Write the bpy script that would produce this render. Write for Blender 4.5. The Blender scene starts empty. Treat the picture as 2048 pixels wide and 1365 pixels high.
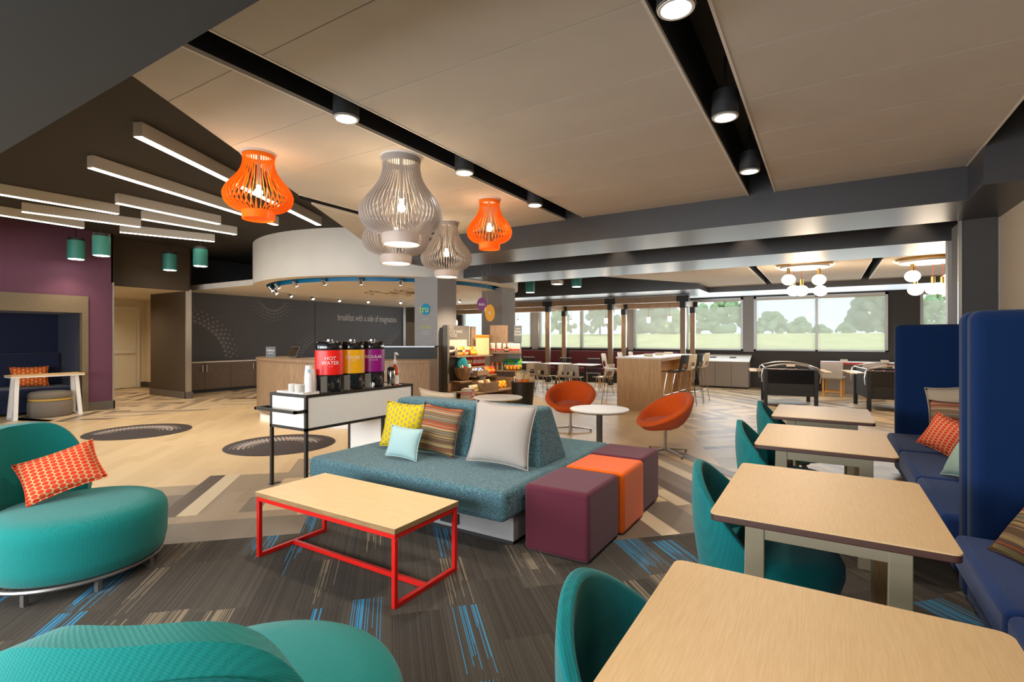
import bpy, bmesh, math, random
from mathutils import Matrix, Vector, Euler
random.seed(7)
sc = bpy.context.scene
COL = sc.collection
PI = math.pi
R = math.radians

# ------------------------------------------------------------------ camera
cam_d = bpy.data.cameras.new('camera'); cam = bpy.data.objects.new('camera', cam_d); COL.objects.link(cam)
cam.location = (0, 0, 1.45)
cam.rotation_euler = (R(90), 0, math.atan2(626, 1016))
cam_d.sensor_width = 36; cam_d.lens = 1016/2048*36; cam_d.shift_y = -5.5/2048
cam_d.clip_start = .05; cam_d.clip_end = 500
sc.camera = cam
# ------------------------------------------------------------------ view, world
sc.view_settings.view_transform = 'Standard'; sc.view_settings.look = 'None'
sc.view_settings.gamma = 1; sc.view_settings.exposure = 0.95
sc.view_settings.use_curve_mapping = False
sc.cycles.use_denoising = True
sc.cycles.max_bounces = 8; sc.cycles.diffuse_bounces = 4; sc.cycles.glossy_bounces = 3
sc.cycles.transmission_bounces = 4; sc.cycles.transparent_max_bounces = 12
sc.cycles.sample_clamp_indirect = 4
sc.cycles.caustics_reflective = False; sc.cycles.caustics_refractive = False
w = bpy.data.worlds.new('sky'); sc.world = w; w.use_nodes = True
bg = w.node_tree.nodes['Background']; bg.inputs[0].default_value = (.80, .90, 1.0, 1); bg.inputs[1].default_value = 1.15

WARM = (1.0, .80, .58); SOFT = (1.0, .90, .78)
def light(name, kind, loc, power, color=WARM, rot=(0, 0, 0), **k):
    d = bpy.data.lights.new(name, kind); d.energy = power; d.color = color
    for a, b in k.items(): setattr(d, a, b)
    o = bpy.data.objects.new(name, d); COL.objects.link(o); o.location = loc; o.rotation_euler = rot
    return o
# daylight at the windows ahead; unseen fill lamps added behind and beside the camera
light('rear_fill', 'AREA', (-4.5, -3.3, 1.7), 330, (.90, .95, 1.0), (R(-90), 0, PI), shape='RECTANGLE', size=9, size_y=1.7)
light('side_fill', 'AREA', (-9.6, -1.2, 1.7), 60, (.90, .95, 1.0), (0, R(-90), 0), shape='RECTANGLE', size=1.7, size_y=3)  # fill added in the left of the room, no window stands here
light('window_daylight', 'AREA', (-4.6, 16.36, 1.9), 130, (.88, .95, 1.0), (R(-90), 0, 0), shape='RECTANGLE', size=16, size_y=1.5)

# ------------------------------------------------------------------ materials
MATS = {}
def node(nt, t, **k):
    n = nt.nodes.new(t)
    for a, b in k.items(): setattr(n, a, b)
    return n
def L(nt, a, b): nt.links.new(a, b)
def lin(c):
    return tuple((v/12.92 if v <= .04045 else ((v+.055)/1.055)**2.4) for v in c)
def rgb(r, g, b): return lin((r/255, g/255, b/255)) + (1,)
def mat(name, col, rough=.6, metal=0, emit=None, es=0, noise=0, nscale=20, stretch=(1, 1, 1), bump=0, bscale=200, spec=.5, sheen=0, alpha=1, trans=0, coat=0):
    m = bpy.data.materials.new(name); m.use_nodes = True; nt = m.node_tree; p = nt.nodes['Principled BSDF']
    p.inputs['Base Color'].default_value = col; p.inputs['Roughness'].default_value = rough; p.inputs['Metallic'].default_value = metal
    p.inputs['Specular IOR Level'].default_value = spec; p.inputs['Sheen Weight'].default_value = sheen
    p.inputs['Alpha'].default_value = alpha; p.inputs['Transmission Weight'].default_value = trans; p.inputs['Coat Weight'].default_value = coat
    if emit: p.inputs['Emission Color'].default_value = emit; p.inputs['Emission Strength'].default_value = es
    tc = node(nt, 'ShaderNodeTexCoord'); mp = node(nt, 'ShaderNodeMapping'); mp.inputs['Scale'].default_value = stretch
    L(nt, tc.outputs['Object'], mp.inputs[0])
    n = node(nt, 'ShaderNodeTexNoise'); n.inputs['Scale'].default_value = nscale; n.inputs['Detail'].default_value = 5
    L(nt, mp.outputs[0], n.inputs['Vector'])
    if noise:
        mx = node(nt, 'ShaderNodeMix', data_type='RGBA'); mr = node(nt, 'ShaderNodeMapRange')
        mr.inputs[1].default_value = .3; mr.inputs[2].default_value = .7; L(nt, n.outputs[0], mr.inputs[0]); L(nt, mr.outputs[0], mx.inputs[0])
        mx.inputs[6].default_value = tuple(c*(1-noise) for c in col[:3]) + (1,); mx.inputs[7].default_value = tuple(min(1, c*(1+noise)) for c in col[:3]) + (1,)
        L(nt, mx.outputs[2], p.inputs['Base Color'])
    if bump:
        n2 = node(nt, 'ShaderNodeTexNoise'); n2.inputs['Scale'].default_value = bscale; L(nt, mp.outputs[0], n2.inputs['Vector'])
        b = node(nt, 'ShaderNodeBump'); b.inputs['Strength'].default_value = bump; b.inputs['Distance'].default_value = .01
        L(nt, n2.outputs[0], b.inputs['Height']); L(nt, b.outputs[0], p.inputs['Normal'])
    m.diffuse_color = col
    MATS[name] = m
    return m
def fx(nt, expr_op, a, b=None, c=None):
    n = node(nt, 'ShaderNodeMath', operation=expr_op)
    for i, v in enumerate((a, b, c)):
        if v is None: continue
        if isinstance(v, (int, float)): n.inputs[i].default_value = v
        else: L(nt, v, n.inputs[i])
    return n.outputs[0]
def sep(nt, rotz=0, scale=(1, 1, 1)):
    tc = node(nt, 'ShaderNodeTexCoord'); mp = node(nt, 'ShaderNodeMapping'); mp.inputs['Rotation'].default_value = (0, 0, rotz); mp.inputs['Scale'].default_value = scale
    L(nt, tc.outputs['Object'], mp.inputs[0]); s = node(nt, 'ShaderNodeSeparateXYZ'); L(nt, mp.outputs[0], s.inputs[0])
    return s.outputs[0], s.outputs[1], s.outputs[2], mp.outputs[0]
def mixc(nt, f, a, b):
    mx = node(nt, 'ShaderNodeMix', data_type='RGBA')
    for i, v in ((0, f), (6, a), (7, b)):
        if isinstance(v, (int, float, tuple)): mx.inputs[i].default_value = v
        else: L(nt, v, mx.inputs[i])
    return mx.outputs[2]
def wn(nt, a, b=0.0):
    c = node(nt, 'ShaderNodeCombineXYZ')
    for i, v in enumerate((a, b)):
        if isinstance(v, (int, float)): c.inputs[i].default_value = v
        else: L(nt, v, c.inputs[i])
    n = node(nt, 'ShaderNodeTexWhiteNoise', noise_dimensions='3D'); L(nt, c.outputs[0], n.inputs['Vector']); return n.outputs[0]

def mat_wood(name, c1, c2, axis=1, scale=14, rough=.45, ratio=14, spec=.4):
    m = mat(name, c1, rough, spec=spec); nt = m.node_tree; p = nt.nodes['Principled BSDF']
    st = [ratio, ratio, ratio]; st[axis] = 1
    x, y, z, v = sep(nt, 0, tuple(st))
    n = node(nt, 'ShaderNodeTexNoise'); n.inputs['Scale'].default_value = scale/4; n.inputs['Detail'].default_value = 7; n.inputs['Roughness'].default_value = .6
    L(nt, v, n.inputs['Vector']); mr = node(nt, 'ShaderNodeMapRange'); mr.inputs[1].default_value = .36; mr.inputs[2].default_value = .66; L(nt, n.outputs[0], mr.inputs[0])
    L(nt, mixc(nt, mr.outputs[0], c2, c1), p.inputs['Base Color'])
    return m
def mat_fabric(name, c1, c2, scale=420, rough=.95, bump=.35, sheen=.15):
    m = mat(name, c1, rough, sheen=sheen, spec=.2); nt = m.node_tree; p = nt.nodes['Principled BSDF']
    x, y, z, v = sep(nt)
    a = fx(nt, 'SINE', fx(nt, 'MULTIPLY', fx(nt, 'ADD', x, z), scale)); b = fx(nt, 'SINE', fx(nt, 'MULTIPLY', fx(nt, 'ADD', y, fx(nt, 'MULTIPLY', z, -1.0)), scale))
    f = fx(nt, 'MULTIPLY_ADD', fx(nt, 'MULTIPLY', a, b), .5, .5)
    n = node(nt, 'ShaderNodeTexNoise'); n.inputs['Scale'].default_value = scale*.5; L(nt, v, n.inputs['Vector'])
    g = fx(nt, 'ADD', fx(nt, 'MULTIPLY', f, .5), fx(nt, 'MULTIPLY', n.outputs[0], .5))
    L(nt, mixc(nt, g, c2, c1), p.inputs['Base Color'])
    bn = node(nt, 'ShaderNodeBump'); bn.inputs['Strength'].default_value = bump; bn.inputs['Distance'].default_value = .004
    L(nt, g, bn.inputs['Height']); L(nt, bn.outputs[0], p.inputs['Normal'])
    return m

M = {}
ORD = 'first second third fourth fifth sixth seventh eighth ninth tenth eleventh twelfth thirteenth fourteenth fifteenth sixteenth'.split()
M['dark_ceiling'] = mat('dark_ceiling_paint', rgb(62, 58, 53), .8, noise=.03, spec=.2)
M['soffit_paint'] = mat('dark_soffit_paint', rgb(52, 54, 55), .6, noise=.03, spec=.3)
M['beam_paint'] = mat('charcoal_beam_paint', rgb(62, 61, 62), .34, noise=.03, spec=.45)
M['cloud'] = mat('ceiling_panel', rgb(196, 186, 172), .85, noise=.03, nscale=3, spec=.2)
M['black'] = mat('black_paint', (.012, .012, .012, 1), .6)
M['black_metal'] = mat('blackened_metal', rgb(42, 36, 30), .42, .2)
M['gloss_black'] = mat('gloss_black', (.01, .01, .011, 1), .12, coat=.5)
M['plum_wall'] = mat('plum_wall_paint', rgb(98, 62, 80), .75, noise=.04, spec=.25)
M['taupe_wall'] = mat('taupe_wall_paint', rgb(116, 102, 82), .8, noise=.04, spec=.2)
M['navy'] = mat_fabric('navy_upholstery', rgb(38, 44, 70), rgb(28, 32, 54), 300)
M['cream_wall'] = mat('cream_wall_paint', rgb(226, 214, 190), .8, noise=.02)
M['beige_wall'] = mat('beige_wall_paint', rgb(198, 178, 150), .8, noise=.03)
M['brown_wall'] = mat('brown_wall_paint', rgb(66, 52, 36), .75, noise=.05)
M['grey_base'] = mat('grey_baseboard', rgb(92, 84, 74), .6)
M['slate'] = mat('slate_wall_graphic', rgb(68, 66, 67), .55, noise=.03)
M['dot'] = mat('wall_dot_grey', rgb(112, 108, 108), .6)
M['white'] = mat('white_laminate', rgb(236, 232, 226), .35, noise=.01)
M['white_matt'] = mat('white_drum_paint', rgb(226, 220, 210), .8, noise=.03, nscale=2)
M['white_plastic'] = mat('white_plastic', rgb(228, 222, 212), .4)
M['warm_plastic'] = mat('cream_plastic', rgb(214, 200, 176), .4)
M['greige_plastic'] = mat('greige_plastic', rgb(176, 168, 160), .45)
M['silver'] = mat('brushed_aluminium', rgb(196, 192, 186), .28, .9)
M['chrome'] = mat('chrome', rgb(210, 208, 205), .12, 1)
M['grey_metal'] = mat('grey_metal', rgb(128, 124, 120), .35, .6)
M['column'] = mat('grey_column_paint', rgb(150, 146, 144), .7, noise=.03)
M['pier'] = mat('light_grey_pier', rgb(150, 148, 146), .5)
M['dark_wall'] = mat('charcoal_wall', rgb(66, 62, 60), .7, noise=.04)
M['blue_ring'] = mat('blue_cove', rgb(0, 112, 158), .5)
M['oak'] = mat_wood('light_oak_laminate', rgb(222, 187, 138), rgb(212, 175, 125), 1, 40, ratio=22)
M['oak_x'] = mat_wood('light_oak_coffee', rgb(236, 206, 156), rgb(228, 194, 142), 0, 30)
M['oak_bar'] = mat_wood('bar_oak', rgb(204, 160, 104), rgb(184, 138, 84), 2, 14)
M['ply'] = mat_wood('plywood_edge', rgb(164, 132, 90), rgb(136, 104, 68), 0, 40)
M['edge_brown'] = mat('dark_brown_edge', rgb(74, 44, 34), .5)
M['leg_taupe'] = mat('taupe_metal_leg', rgb(150, 138, 112), .5, .1)
M['leg_wood'] = mat_wood('leg_inner_wood', rgb(150, 118, 70), rgb(120, 90, 52), 2, 20)
M['walnut'] = mat_wood('grey_walnut', rgb(164, 134, 104), rgb(124, 100, 76), 2, 22, ratio=22)
M['walnut_dark'] = mat_wood('dark_walnut', rgb(112, 92, 74), rgb(84, 68, 54), 2, 22, ratio=22)
M['beech'] = mat_wood('beech_leg', rgb(216, 164, 96), rgb(190, 138, 76), 2, 20)
M['red_metal'] = mat('red_powder_coat', rgb(206, 24, 16), .35)
M['red_top'] = mat('red_counter_edge', rgb(190, 40, 44), .4)
M['teal'] = mat_fabric('teal_upholstery', rgb(24, 142, 134), rgb(8, 108, 108), 520)
M['teal_chair'] = mat_fabric('deep_teal_upholstery', rgb(12, 124, 122), rgb(2, 92, 98), 520)
M['blue'] = mat_fabric('blue_upholstery', rgb(36, 64, 118), rgb(26, 48, 96), 700, bump=.15)
M['blue_dark'] = mat_fabric('deep_blue_upholstery', rgb(10, 42, 86), rgb(4, 28, 64), 700, bump=.15, sheen=.08)
M['plum'] = mat_fabric('plum_ottoman_fabric', rgb(104, 44, 58), rgb(82, 32, 46), 800, bump=.15)
M['orange_cloth'] = mat_fabric('orange_ottoman_fabric', rgb(240, 108, 20), rgb(214, 86, 10), 800, bump=.15)
M['rust'] = mat_fabric('burnt_orange_wool', rgb(212, 90, 24), rgb(186, 70, 14), 700, bump=.2)
M['linen'] = mat_fabric('linen', rgb(190, 180, 170), rgb(158, 148, 140), 500)
M['linen_warm'] = mat_fabric('warm_linen', rgb(196, 176, 150), rgb(160, 140, 116), 500)
M['aqua'] = mat_fabric('aqua_cloth', rgb(176, 204, 202), rgb(156, 188, 188), 700, bump=.1)
M['mint'] = mat_fabric('mint_cloth', rgb(176, 202, 186), rgb(158, 186, 172), 700, bump=.1)
M['grey_cloth'] = mat_fabric('grey_pouf_cloth', rgb(130, 118, 104), rgb(102, 92, 82), 500)
M['maroon'] = mat('maroon_vinyl', rgb(86, 18, 28), .5)
M['mustard'] = mat('mustard_band', rgb(190, 150, 60), .7)
M['teal_can'] = mat('teal_painted_metal', rgb(52, 128, 116), .5)
M['brass'] = mat('brass', rgb(200, 164, 100), .3, .9)
M['cord_red'] = mat('red_cord', rgb(180, 40, 36), .6)
M['globe'] = mat('opal_globe', rgb(255, 240, 215), .4, emit=(1, .84, .66, 1), es=2.2)
M['lamp_lens'] = mat('lit_lens', (1, 1, 1, 1), .4, emit=(1, .93, .82, 1), es=9)
M['led'] = mat('lit_led_diffuser', (1, 1, 1, 1), .4, emit=(1, .90, .74, 1), es=5)
M['bulb'] = mat('lit_bulb', (1, 1, 1, 1), .4, emit=(1, .80, .52, 1), es=14)
M['bulb_dim'] = mat('lit_jar_bulb', (1, 1, 1, 1), .4, emit=(1, .80, .62, 1), es=2.2)
M['housing'] = mat('pale_grey_housing', rgb(222, 214, 202), .6)
M['frame_alu'] = mat('window_frame_aluminium', rgb(176, 178, 180), .4, .4)
M['paper'] = mat('white_paper', rgb(236, 234, 230), .7)
M['cup_blue'] = mat('cup_blue_print', rgb(30, 150, 190), .6)
M['lab_red'] = mat('red_label', rgb(238, 30, 20), .35)
M['lab_gold'] = mat('gold_label', rgb(236, 172, 10), .35)
M['lab_purple'] = mat('purple_label', rgb(142, 10, 120), .35)
M['syrup'] = mat('amber_syrup', rgb(190, 78, 22), .15, coat=.5)
M['yellow_text'] = mat('yellow_lettering', rgb(214, 214, 60), .6)
M['white_text'] = mat('white_lettering', rgb(225, 222, 216), .6)
M['grey_text'] = mat('pale_lettering', rgb(196, 192, 190), .6)
M['tru_blue'] = mat('logo_blue', rgb(0, 140, 180), .5)
M['sign_purple'] = mat('sign_purple', rgb(118, 48, 106), .5)
M['sign_orange'] = mat('sign_orange', rgb(244, 166, 20), .5)
M['sign_pale'] = mat('sign_pale_green', rgb(206, 214, 170), .5)
M['sign_magenta'] = mat('sign_magenta', rgb(170, 60, 110), .5)
M['sign_grey'] = mat('sign_grey', rgb(112, 106, 98), .6)
M['sign_slate'] = mat('sign_slate', rgb(98, 102, 106), .6)
M['mat_rug'] = mat('dark_door_mat', rgb(62, 52, 48), .95, noise=.1, nscale=200)
M['mat_dot'] = mat('mat_dots', rgb(166, 152, 142), .95)
M['grass'] = mat('lawn', rgb(224, 222, 150), .95, noise=.18, nscale=.6, spec=.1)
M['leaf'] = mat('tree_leaves', rgb(118, 132, 116), .9, noise=.25, nscale=1.5, spec=.1)
M['leaf2'] = mat('far_tree_leaves', rgb(140, 164, 128), .9, noise=.2, nscale=1.5, spec=.1)
M['bark'] = mat('bark', rgb(90, 76, 60), .9)
M['stainless'] = mat('stainless_steel', rgb(196, 192, 184), .2, 1)
M['door_white'] = mat('door_paint', rgb(232, 226, 208), .5)
M['cabinet_grey'] = mat('grey_cabinet', rgb(150, 142, 136), .5)
M['orange_print'] = mat('nook_orange', rgb(196, 84, 30), .9)

# translucent orange / smoked grey acrylic of the pendant slats
def slat_mat(name, col, tr):
    m = mat(name, col, .25, spec=.5); nt = m.node_tree; p = nt.nodes['Principled BSDF']; out = nt.nodes['Material Output']
    t = node(nt, 'ShaderNodeBsdfTranslucent'); t.inputs[0].default_value = col
    mx = node(nt, 'ShaderNodeMixShader'); mx.inputs[0].default_value = tr; L(nt, p.outputs[0], mx.inputs[1]); L(nt, t.outputs[0], mx.inputs[2]); L(nt, mx.outputs[0], out.inputs[0])
    return m
M['slat_orange'] = slat_mat('orange_acrylic', rgb(255, 160, 44), .55)
M['slat_grey'] = slat_mat('grey_acrylic', rgb(192, 184, 180), .42)
# roller screen cloth and glass
def see_through(name, col, tr, rough=.9):
    m = mat(name, col, rough); nt = m.node_tree; p = nt.nodes['Principled BSDF']; out = nt.nodes['Material Output']
    t = node(nt, 'ShaderNodeBsdfTransparent'); tl = node(nt, 'ShaderNodeBsdfTranslucent'); tl.inputs[0].default_value = col
    a = node(nt, 'ShaderNodeMixShader'); a.inputs[0].default_value = .7; L(nt, p.outputs[0], a.inputs[1]); L(nt, tl.outputs[0], a.inputs[2])
    b = node(nt, 'ShaderNodeMixShader'); b.inputs[0].default_value = tr; L(nt, a.outputs[0], b.inputs[1]); L(nt, t.outputs[0], b.inputs[2]); L(nt, b.outputs[0], out.inputs[0])
    return m
M['screen'] = see_through('roller_screen_cloth', rgb(240, 243, 240), .56)
def glass_mat():
    m = mat('window_glass', (1, 1, 1, 1), .02); nt = m.node_tree; out = nt.nodes['Material Output']
    t = node(nt, 'ShaderNodeBsdfTransparent'); g = node(nt, 'ShaderNodeBsdfGlossy'); g.inputs['Roughness'].default_value = .02
    f = node(nt, 'ShaderNodeFresnel'); f.inputs[0].default_value = 1.3
    b = node(nt, 'ShaderNodeMixShader'); L(nt, f.outputs[0], b.inputs[0]); L(nt, t.outputs[0], b.inputs[1]); L(nt, g.outputs[0], b.inputs[2]); L(nt, b.outputs[0], out.inputs[0])
    return m
M['glass'] = glass_mat()

# tweed sofa
def tweed():
    m = mat('blue_green_tweed', rgb(80, 130, 136), .95, sheen=.15, spec=.15); nt = m.node_tree; p = nt.nodes['Principled BSDF']
    x, y, z, v = sep(nt)
    def ns(sc_, st):
        mp = node(nt, 'ShaderNodeMapping'); mp.inputs['Scale'].default_value = st; L(nt, v, mp.inputs[0])
        n = node(nt, 'ShaderNodeTexNoise'); n.inputs['Scale'].default_value = sc_; n.inputs['Detail'].default_value = 2; L(nt, mp.outputs[0], n.inputs['Vector']); return n.outputs[0]
    a = ns(60, (1, 6, 6)); b = ns(60, (7, 1.2, 1.2))
    g = fx(nt, 'MULTIPLY', fx(nt, 'ADD', a, b), .5)
    mr = node(nt, 'ShaderNodeMapRange'); mr.inputs[1].default_value = .40; mr.inputs[2].default_value = .60; L(nt, g, mr.inputs[0])
    c = mixc(nt, mr.outputs[0], rgb(14, 58, 80), rgb(108, 144, 148))
    L(nt, c, p.inputs['Base Color'])
    bn = node(nt, 'ShaderNodeBump'); bn.inputs['Strength'].default_value = .4; bn.inputs['Distance'].default_value = .004; L(nt, g, bn.inputs['Height']); L(nt, bn.outputs[0], p.inputs['Normal'])
    return m
M['tweed'] = tweed()
def stripes():
    m = mat('multicolour_stripe_knit', rgb(150, 120, 90), .95, spec=.1); nt = m.node_tree; p = nt.nodes['Principled BSDF']
    x, y, z, v = sep(nt)
    wob = fx(nt, 'MULTIPLY', fx(nt, 'SINE', fx(nt, 'MULTIPLY', x, 22.0)), .002)
    yy = fx(nt, 'ADD', y, wob); k = fx(nt, 'FLOOR', fx(nt, 'MULTIPLY', yy, 130.0)); r = wn(nt, k)
    cr = node(nt, 'ShaderNodeValToRGB'); cr.color_ramp.interpolation = 'CONSTANT'; L(nt, r, cr.inputs[0]); e = cr.color_ramp.elements
    cols = [(0, rgb(178, 84, 52)), (.14, rgb(146, 122, 92)), (.36, rgb(104, 82, 64)), (.54, rgb(176, 158, 92)), (.64, rgb(160, 132, 104)), (.82, rgb(84, 112, 104)), (.90, rgb(186, 168, 140))]
    e[0].position, e[0].color = cols[0]; e[1].position, e[1].color = cols[1]
    for q, c in cols[2:]: a = e.new(q); a.color = c
    f = fx(nt, 'FRACT', fx(nt, 'MULTIPLY', yy, 130.0)); g = fx(nt, 'GREATER_THAN', f, .72)
    L(nt, mixc(nt, g, cr.outputs[0], rgb(96, 74, 56)), p.inputs['Base Color'])
    return m
M['stripe'] = stripes()
def dots(name, base, dot, sx, sy, rx, ry, hexa=True):
    m = mat(name, base, .95, spec=.1); nt = m.node_tree; p = nt.nodes['Principled BSDF']
    x, y, z, v = sep(nt)
    cx = fx(nt, 'DIVIDE', x, sx); ci = fx(nt, 'FLOOR', cx)
    off = fx(nt, 'MULTIPLY', fx(nt, 'MODULO', fx(nt, 'ADD', ci, 100.0), 2.0), .5) if hexa else 0.0
    cy = fx(nt, 'ADD', fx(nt, 'DIVIDE', y, sy), off)
    fxx = fx(nt, 'SUBTRACT', fx(nt, 'FRACT', cx), .5); fyy = fx(nt, 'SUBTRACT', fx(nt, 'FRACT', cy), .5)
    d = fx(nt, 'ADD', fx(nt, 'POWER', fx(nt, 'ABSOLUTE', fx(nt, 'DIVIDE', fxx, rx)), 2.0), fx(nt, 'POWER', fx(nt, 'ABSOLUTE', fx(nt, 'DIVIDE', fyy, ry)), 2.0))
    L(nt, mixc(nt, fx(nt, 'LESS_THAN', d, 1.0), base, dot), p.inputs['Base Color'])
    return m
M['coral_dots'] = dots('coral_dot_print', rgb(222, 178, 124), rgb(226, 72, 48), .034, .024, .47, .46)
M['yellow_print'] = dots('yellow_print_cloth', rgb(214, 188, 30), rgb(176, 154, 96), .038, .05, .30, .34)
M['orange_diamond'] = dots('orange_diamond_print', rgb(206, 88, 34), rgb(226, 150, 90), .06, .07, .32, .36)

# carpet: dark tiles with blue and tan streaks, laid on the diagonal
def carpet():
    m = mat('striated_carpet', rgb(70, 66, 60), .98, spec=.05); nt = m.node_tree; p = nt.nodes['Principled BSDF']
    u, v_, z, vec = sep(nt, R(-45))       # u = along width of a tile, v = along streaks
    col = fx(nt, 'FLOOR', fx(nt, 'DIVIDE', u, .25))
    vo = fx(nt, 'ADD', fx(nt, 'DIVIDE', v_, .62), fx(nt, 'MULTIPLY', wn(nt, col), 1.0))
    row = fx(nt, 'FLOOR', vo); fr = fx(nt, 'FRACT', vo)
    tr = wn(nt, col, row)
    tr2 = wn(nt, row, fx(nt, 'ADD', col, 31.7))
    line = fx(nt, 'FLOOR', fx(nt, 'MULTIPLY', u, 250.0))
    lr = wn(nt, line, fx(nt, 'ADD', row, 9.0)); lr2 = wn(nt, fx(nt, 'ADD', line, 77.0), row)
    # streak band inside a tile
    fu = fx(nt, 'FRACT', fx(nt, 'DIVIDE', u, .25))
    band = fx(nt, 'LESS_THAN', fx(nt, 'ABSOLUTE', fx(nt, 'SUBTRACT', fu, .5)), fx(nt, 'MULTIPLY_ADD', tr2, .30, .14))
    start = fx(nt, 'GREATER_THAN', fr, fx(nt, 'MULTIPLY', lr2, .7))
    sel = fx(nt, 'MULTIPLY', fx(nt, 'GREATER_THAN', lr, .64), fx(nt, 'MULTIPLY', band, start))
    blue = fx(nt, 'MULTIPLY', sel, fx(nt, 'LESS_THAN', tr, .27))
    tan = fx(nt, 'MULTIPLY', sel, fx(nt, 'MULTIPLY', fx(nt, 'GREATER_THAN', tr, .27), fx(nt, 'LESS_THAN', tr, .62)))
    core = fx(nt, 'MULTIPLY', fx(nt, 'LESS_THAN', fx(nt, 'ABSOLUTE', fx(nt, 'SUBTRACT', fu, .5)), .10), fx(nt, 'MULTIPLY', fx(nt, 'LESS_THAN', fx(nt, 'ABSOLUTE', fx(nt, 'SUBTRACT', fr, .55)), .2), fx(nt, 'MULTIPLY', fx(nt, 'GREATER_THAN', tr, .36), fx(nt, 'LESS_THAN', tr, .46))))
    fine = wn(nt, fx(nt, 'FLOOR', fx(nt, 'MULTIPLY', u, 260.0)), row)
    ns = node(nt, 'ShaderNodeTexNoise'); ns.inputs['Scale'].default_value = 260; L(nt, vec, ns.inputs['Vector'])
    base = mixc(nt, fx(nt, 'ADD', fx(nt, 'MULTIPLY', fine, .5), fx(nt, 'MULTIPLY', tr2, .5)), rgb(44, 42, 40), rgb(92, 86, 78))
    base = mixc(nt, fx(nt, 'MULTIPLY', ns.outputs[0], .5), base, rgb(96, 90, 82))
    c = mixc(nt, core, base, rgb(134, 122, 106)); c = mixc(nt, tan, c, rgb(136, 123, 104)); c = mixc(nt, blue, c, rgb(64, 140, 182))
    L(nt, c, p.inputs['Base Color'])
    bn = node(nt, 'ShaderNodeBump'); bn.inputs['Strength'].default_value = .5; bn.inputs['Distance'].default_value = .004; L(nt, ns.outputs[0], bn.inputs['Height']); L(nt, bn.outputs[0], p.inputs['Normal'])
    return m
M['carpet'] = carpet()
# vinyl planks
def planks(name, c1, c2, seams=.25, rough=.36, wide=.15, mixed=False):
    m = mat(name, c1, rough, spec=.4); nt = m.node_tree; p = nt.nodes['Principled BSDF']
    u, v_, z, vec = sep(nt, R(-45))
    if mixed:   # short herringbone blocks: direction changes block by block
        bu = fx(nt, 'FLOOR', fx(nt, 'DIVIDE', u, .9)); bv = fx(nt, 'FLOOR', fx(nt, 'DIVIDE', v_, .9))
        s = fx(nt, 'GREATER_THAN', wn(nt, bu, bv), .5); a = u; b = v_
        u = fx(nt, 'ADD', fx(nt, 'MULTIPLY', a, s), fx(nt, 'MULTIPLY', b, fx(nt, 'SUBTRACT', 1.0, s)))
        v_ = fx(nt, 'ADD', fx(nt, 'MULTIPLY', b, s), fx(nt, 'MULTIPLY', a, fx(nt, 'SUBTRACT', 1.0, s)))
    k = fx(nt, 'FLOOR', fx(nt, 'DIVIDE', u, wide)); vo = fx(nt, 'ADD', fx(nt, 'DIVIDE', v_, .92), fx(nt, 'MULTIPLY', k, .37)); r = fx(nt, 'FLOOR', vo)
    pr = wn(nt, k, r)
    mp = node(nt, 'ShaderNodeMapping'); mp.inputs['Scale'].default_value = (12, 1, 1); L(nt, vec, mp.inputs[0])
    n = node(nt, 'ShaderNodeTexNoise'); n.inputs['Scale'].default_value = 5; n.inputs['Detail'].default_value = 6; L(nt, mp.outputs[0], n.inputs['Vector'])
    g = fx(nt, 'ADD', fx(nt, 'MULTIPLY', pr, .55), fx(nt, 'MULTIPLY', n.outputs[0], .45))
    if mixed:
        cr = node(nt, 'ShaderNodeValToRGB'); cr.color_ramp.interpolation = 'CONSTANT'; L(nt, pr, cr.inputs[0]); e = cr.color_ramp.elements
        cols = [(0, rgb(160, 140, 116)), (.22, rgb(208, 184, 148)), (.5, rgb(178, 158, 132)), (.72, rgb(214, 190, 154)), (.93, rgb(118, 102, 86))]
        e[0].position, e[0].color = cols[0]; e[1].position, e[1].color = cols[1]
        for q, c in cols[2:]: a = e.new(q); a.color = c
        L(nt, cr.outputs[0], p.inputs['Base Color'])
    else:
        L(nt, mixc(nt, g, c2, c1), p.inputs['Base Color'])
    rr = fx(nt, 'MULTIPLY_ADD', n.outputs[0], .2, rough-.1); L(nt, rr, p.inputs['Roughness'])
    return m
M['plank'] = planks('cream_vinyl_plank', rgb(226, 198, 154), rgb(202, 172, 128))
M['plank_mixed'] = planks('mixed_vinyl_plank', rgb(200, 180, 150), rgb(120, 100, 80), mixed=True)
M['plank_taupe'] = planks('taupe_vinyl_plank', rgb(172, 152, 126), rgb(150, 130, 106))
M['plank_dark'] = planks('dark_vinyl_plank', rgb(104, 88, 74), rgb(84, 70, 60))
M['plank_grey'] = planks('grey_vinyl_plank', rgb(132, 118, 102), rgb(114, 100, 86))
M['plank_pale'] = planks('pale_vinyl_plank', rgb(224, 204, 172), rgb(208, 186, 152))

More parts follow.
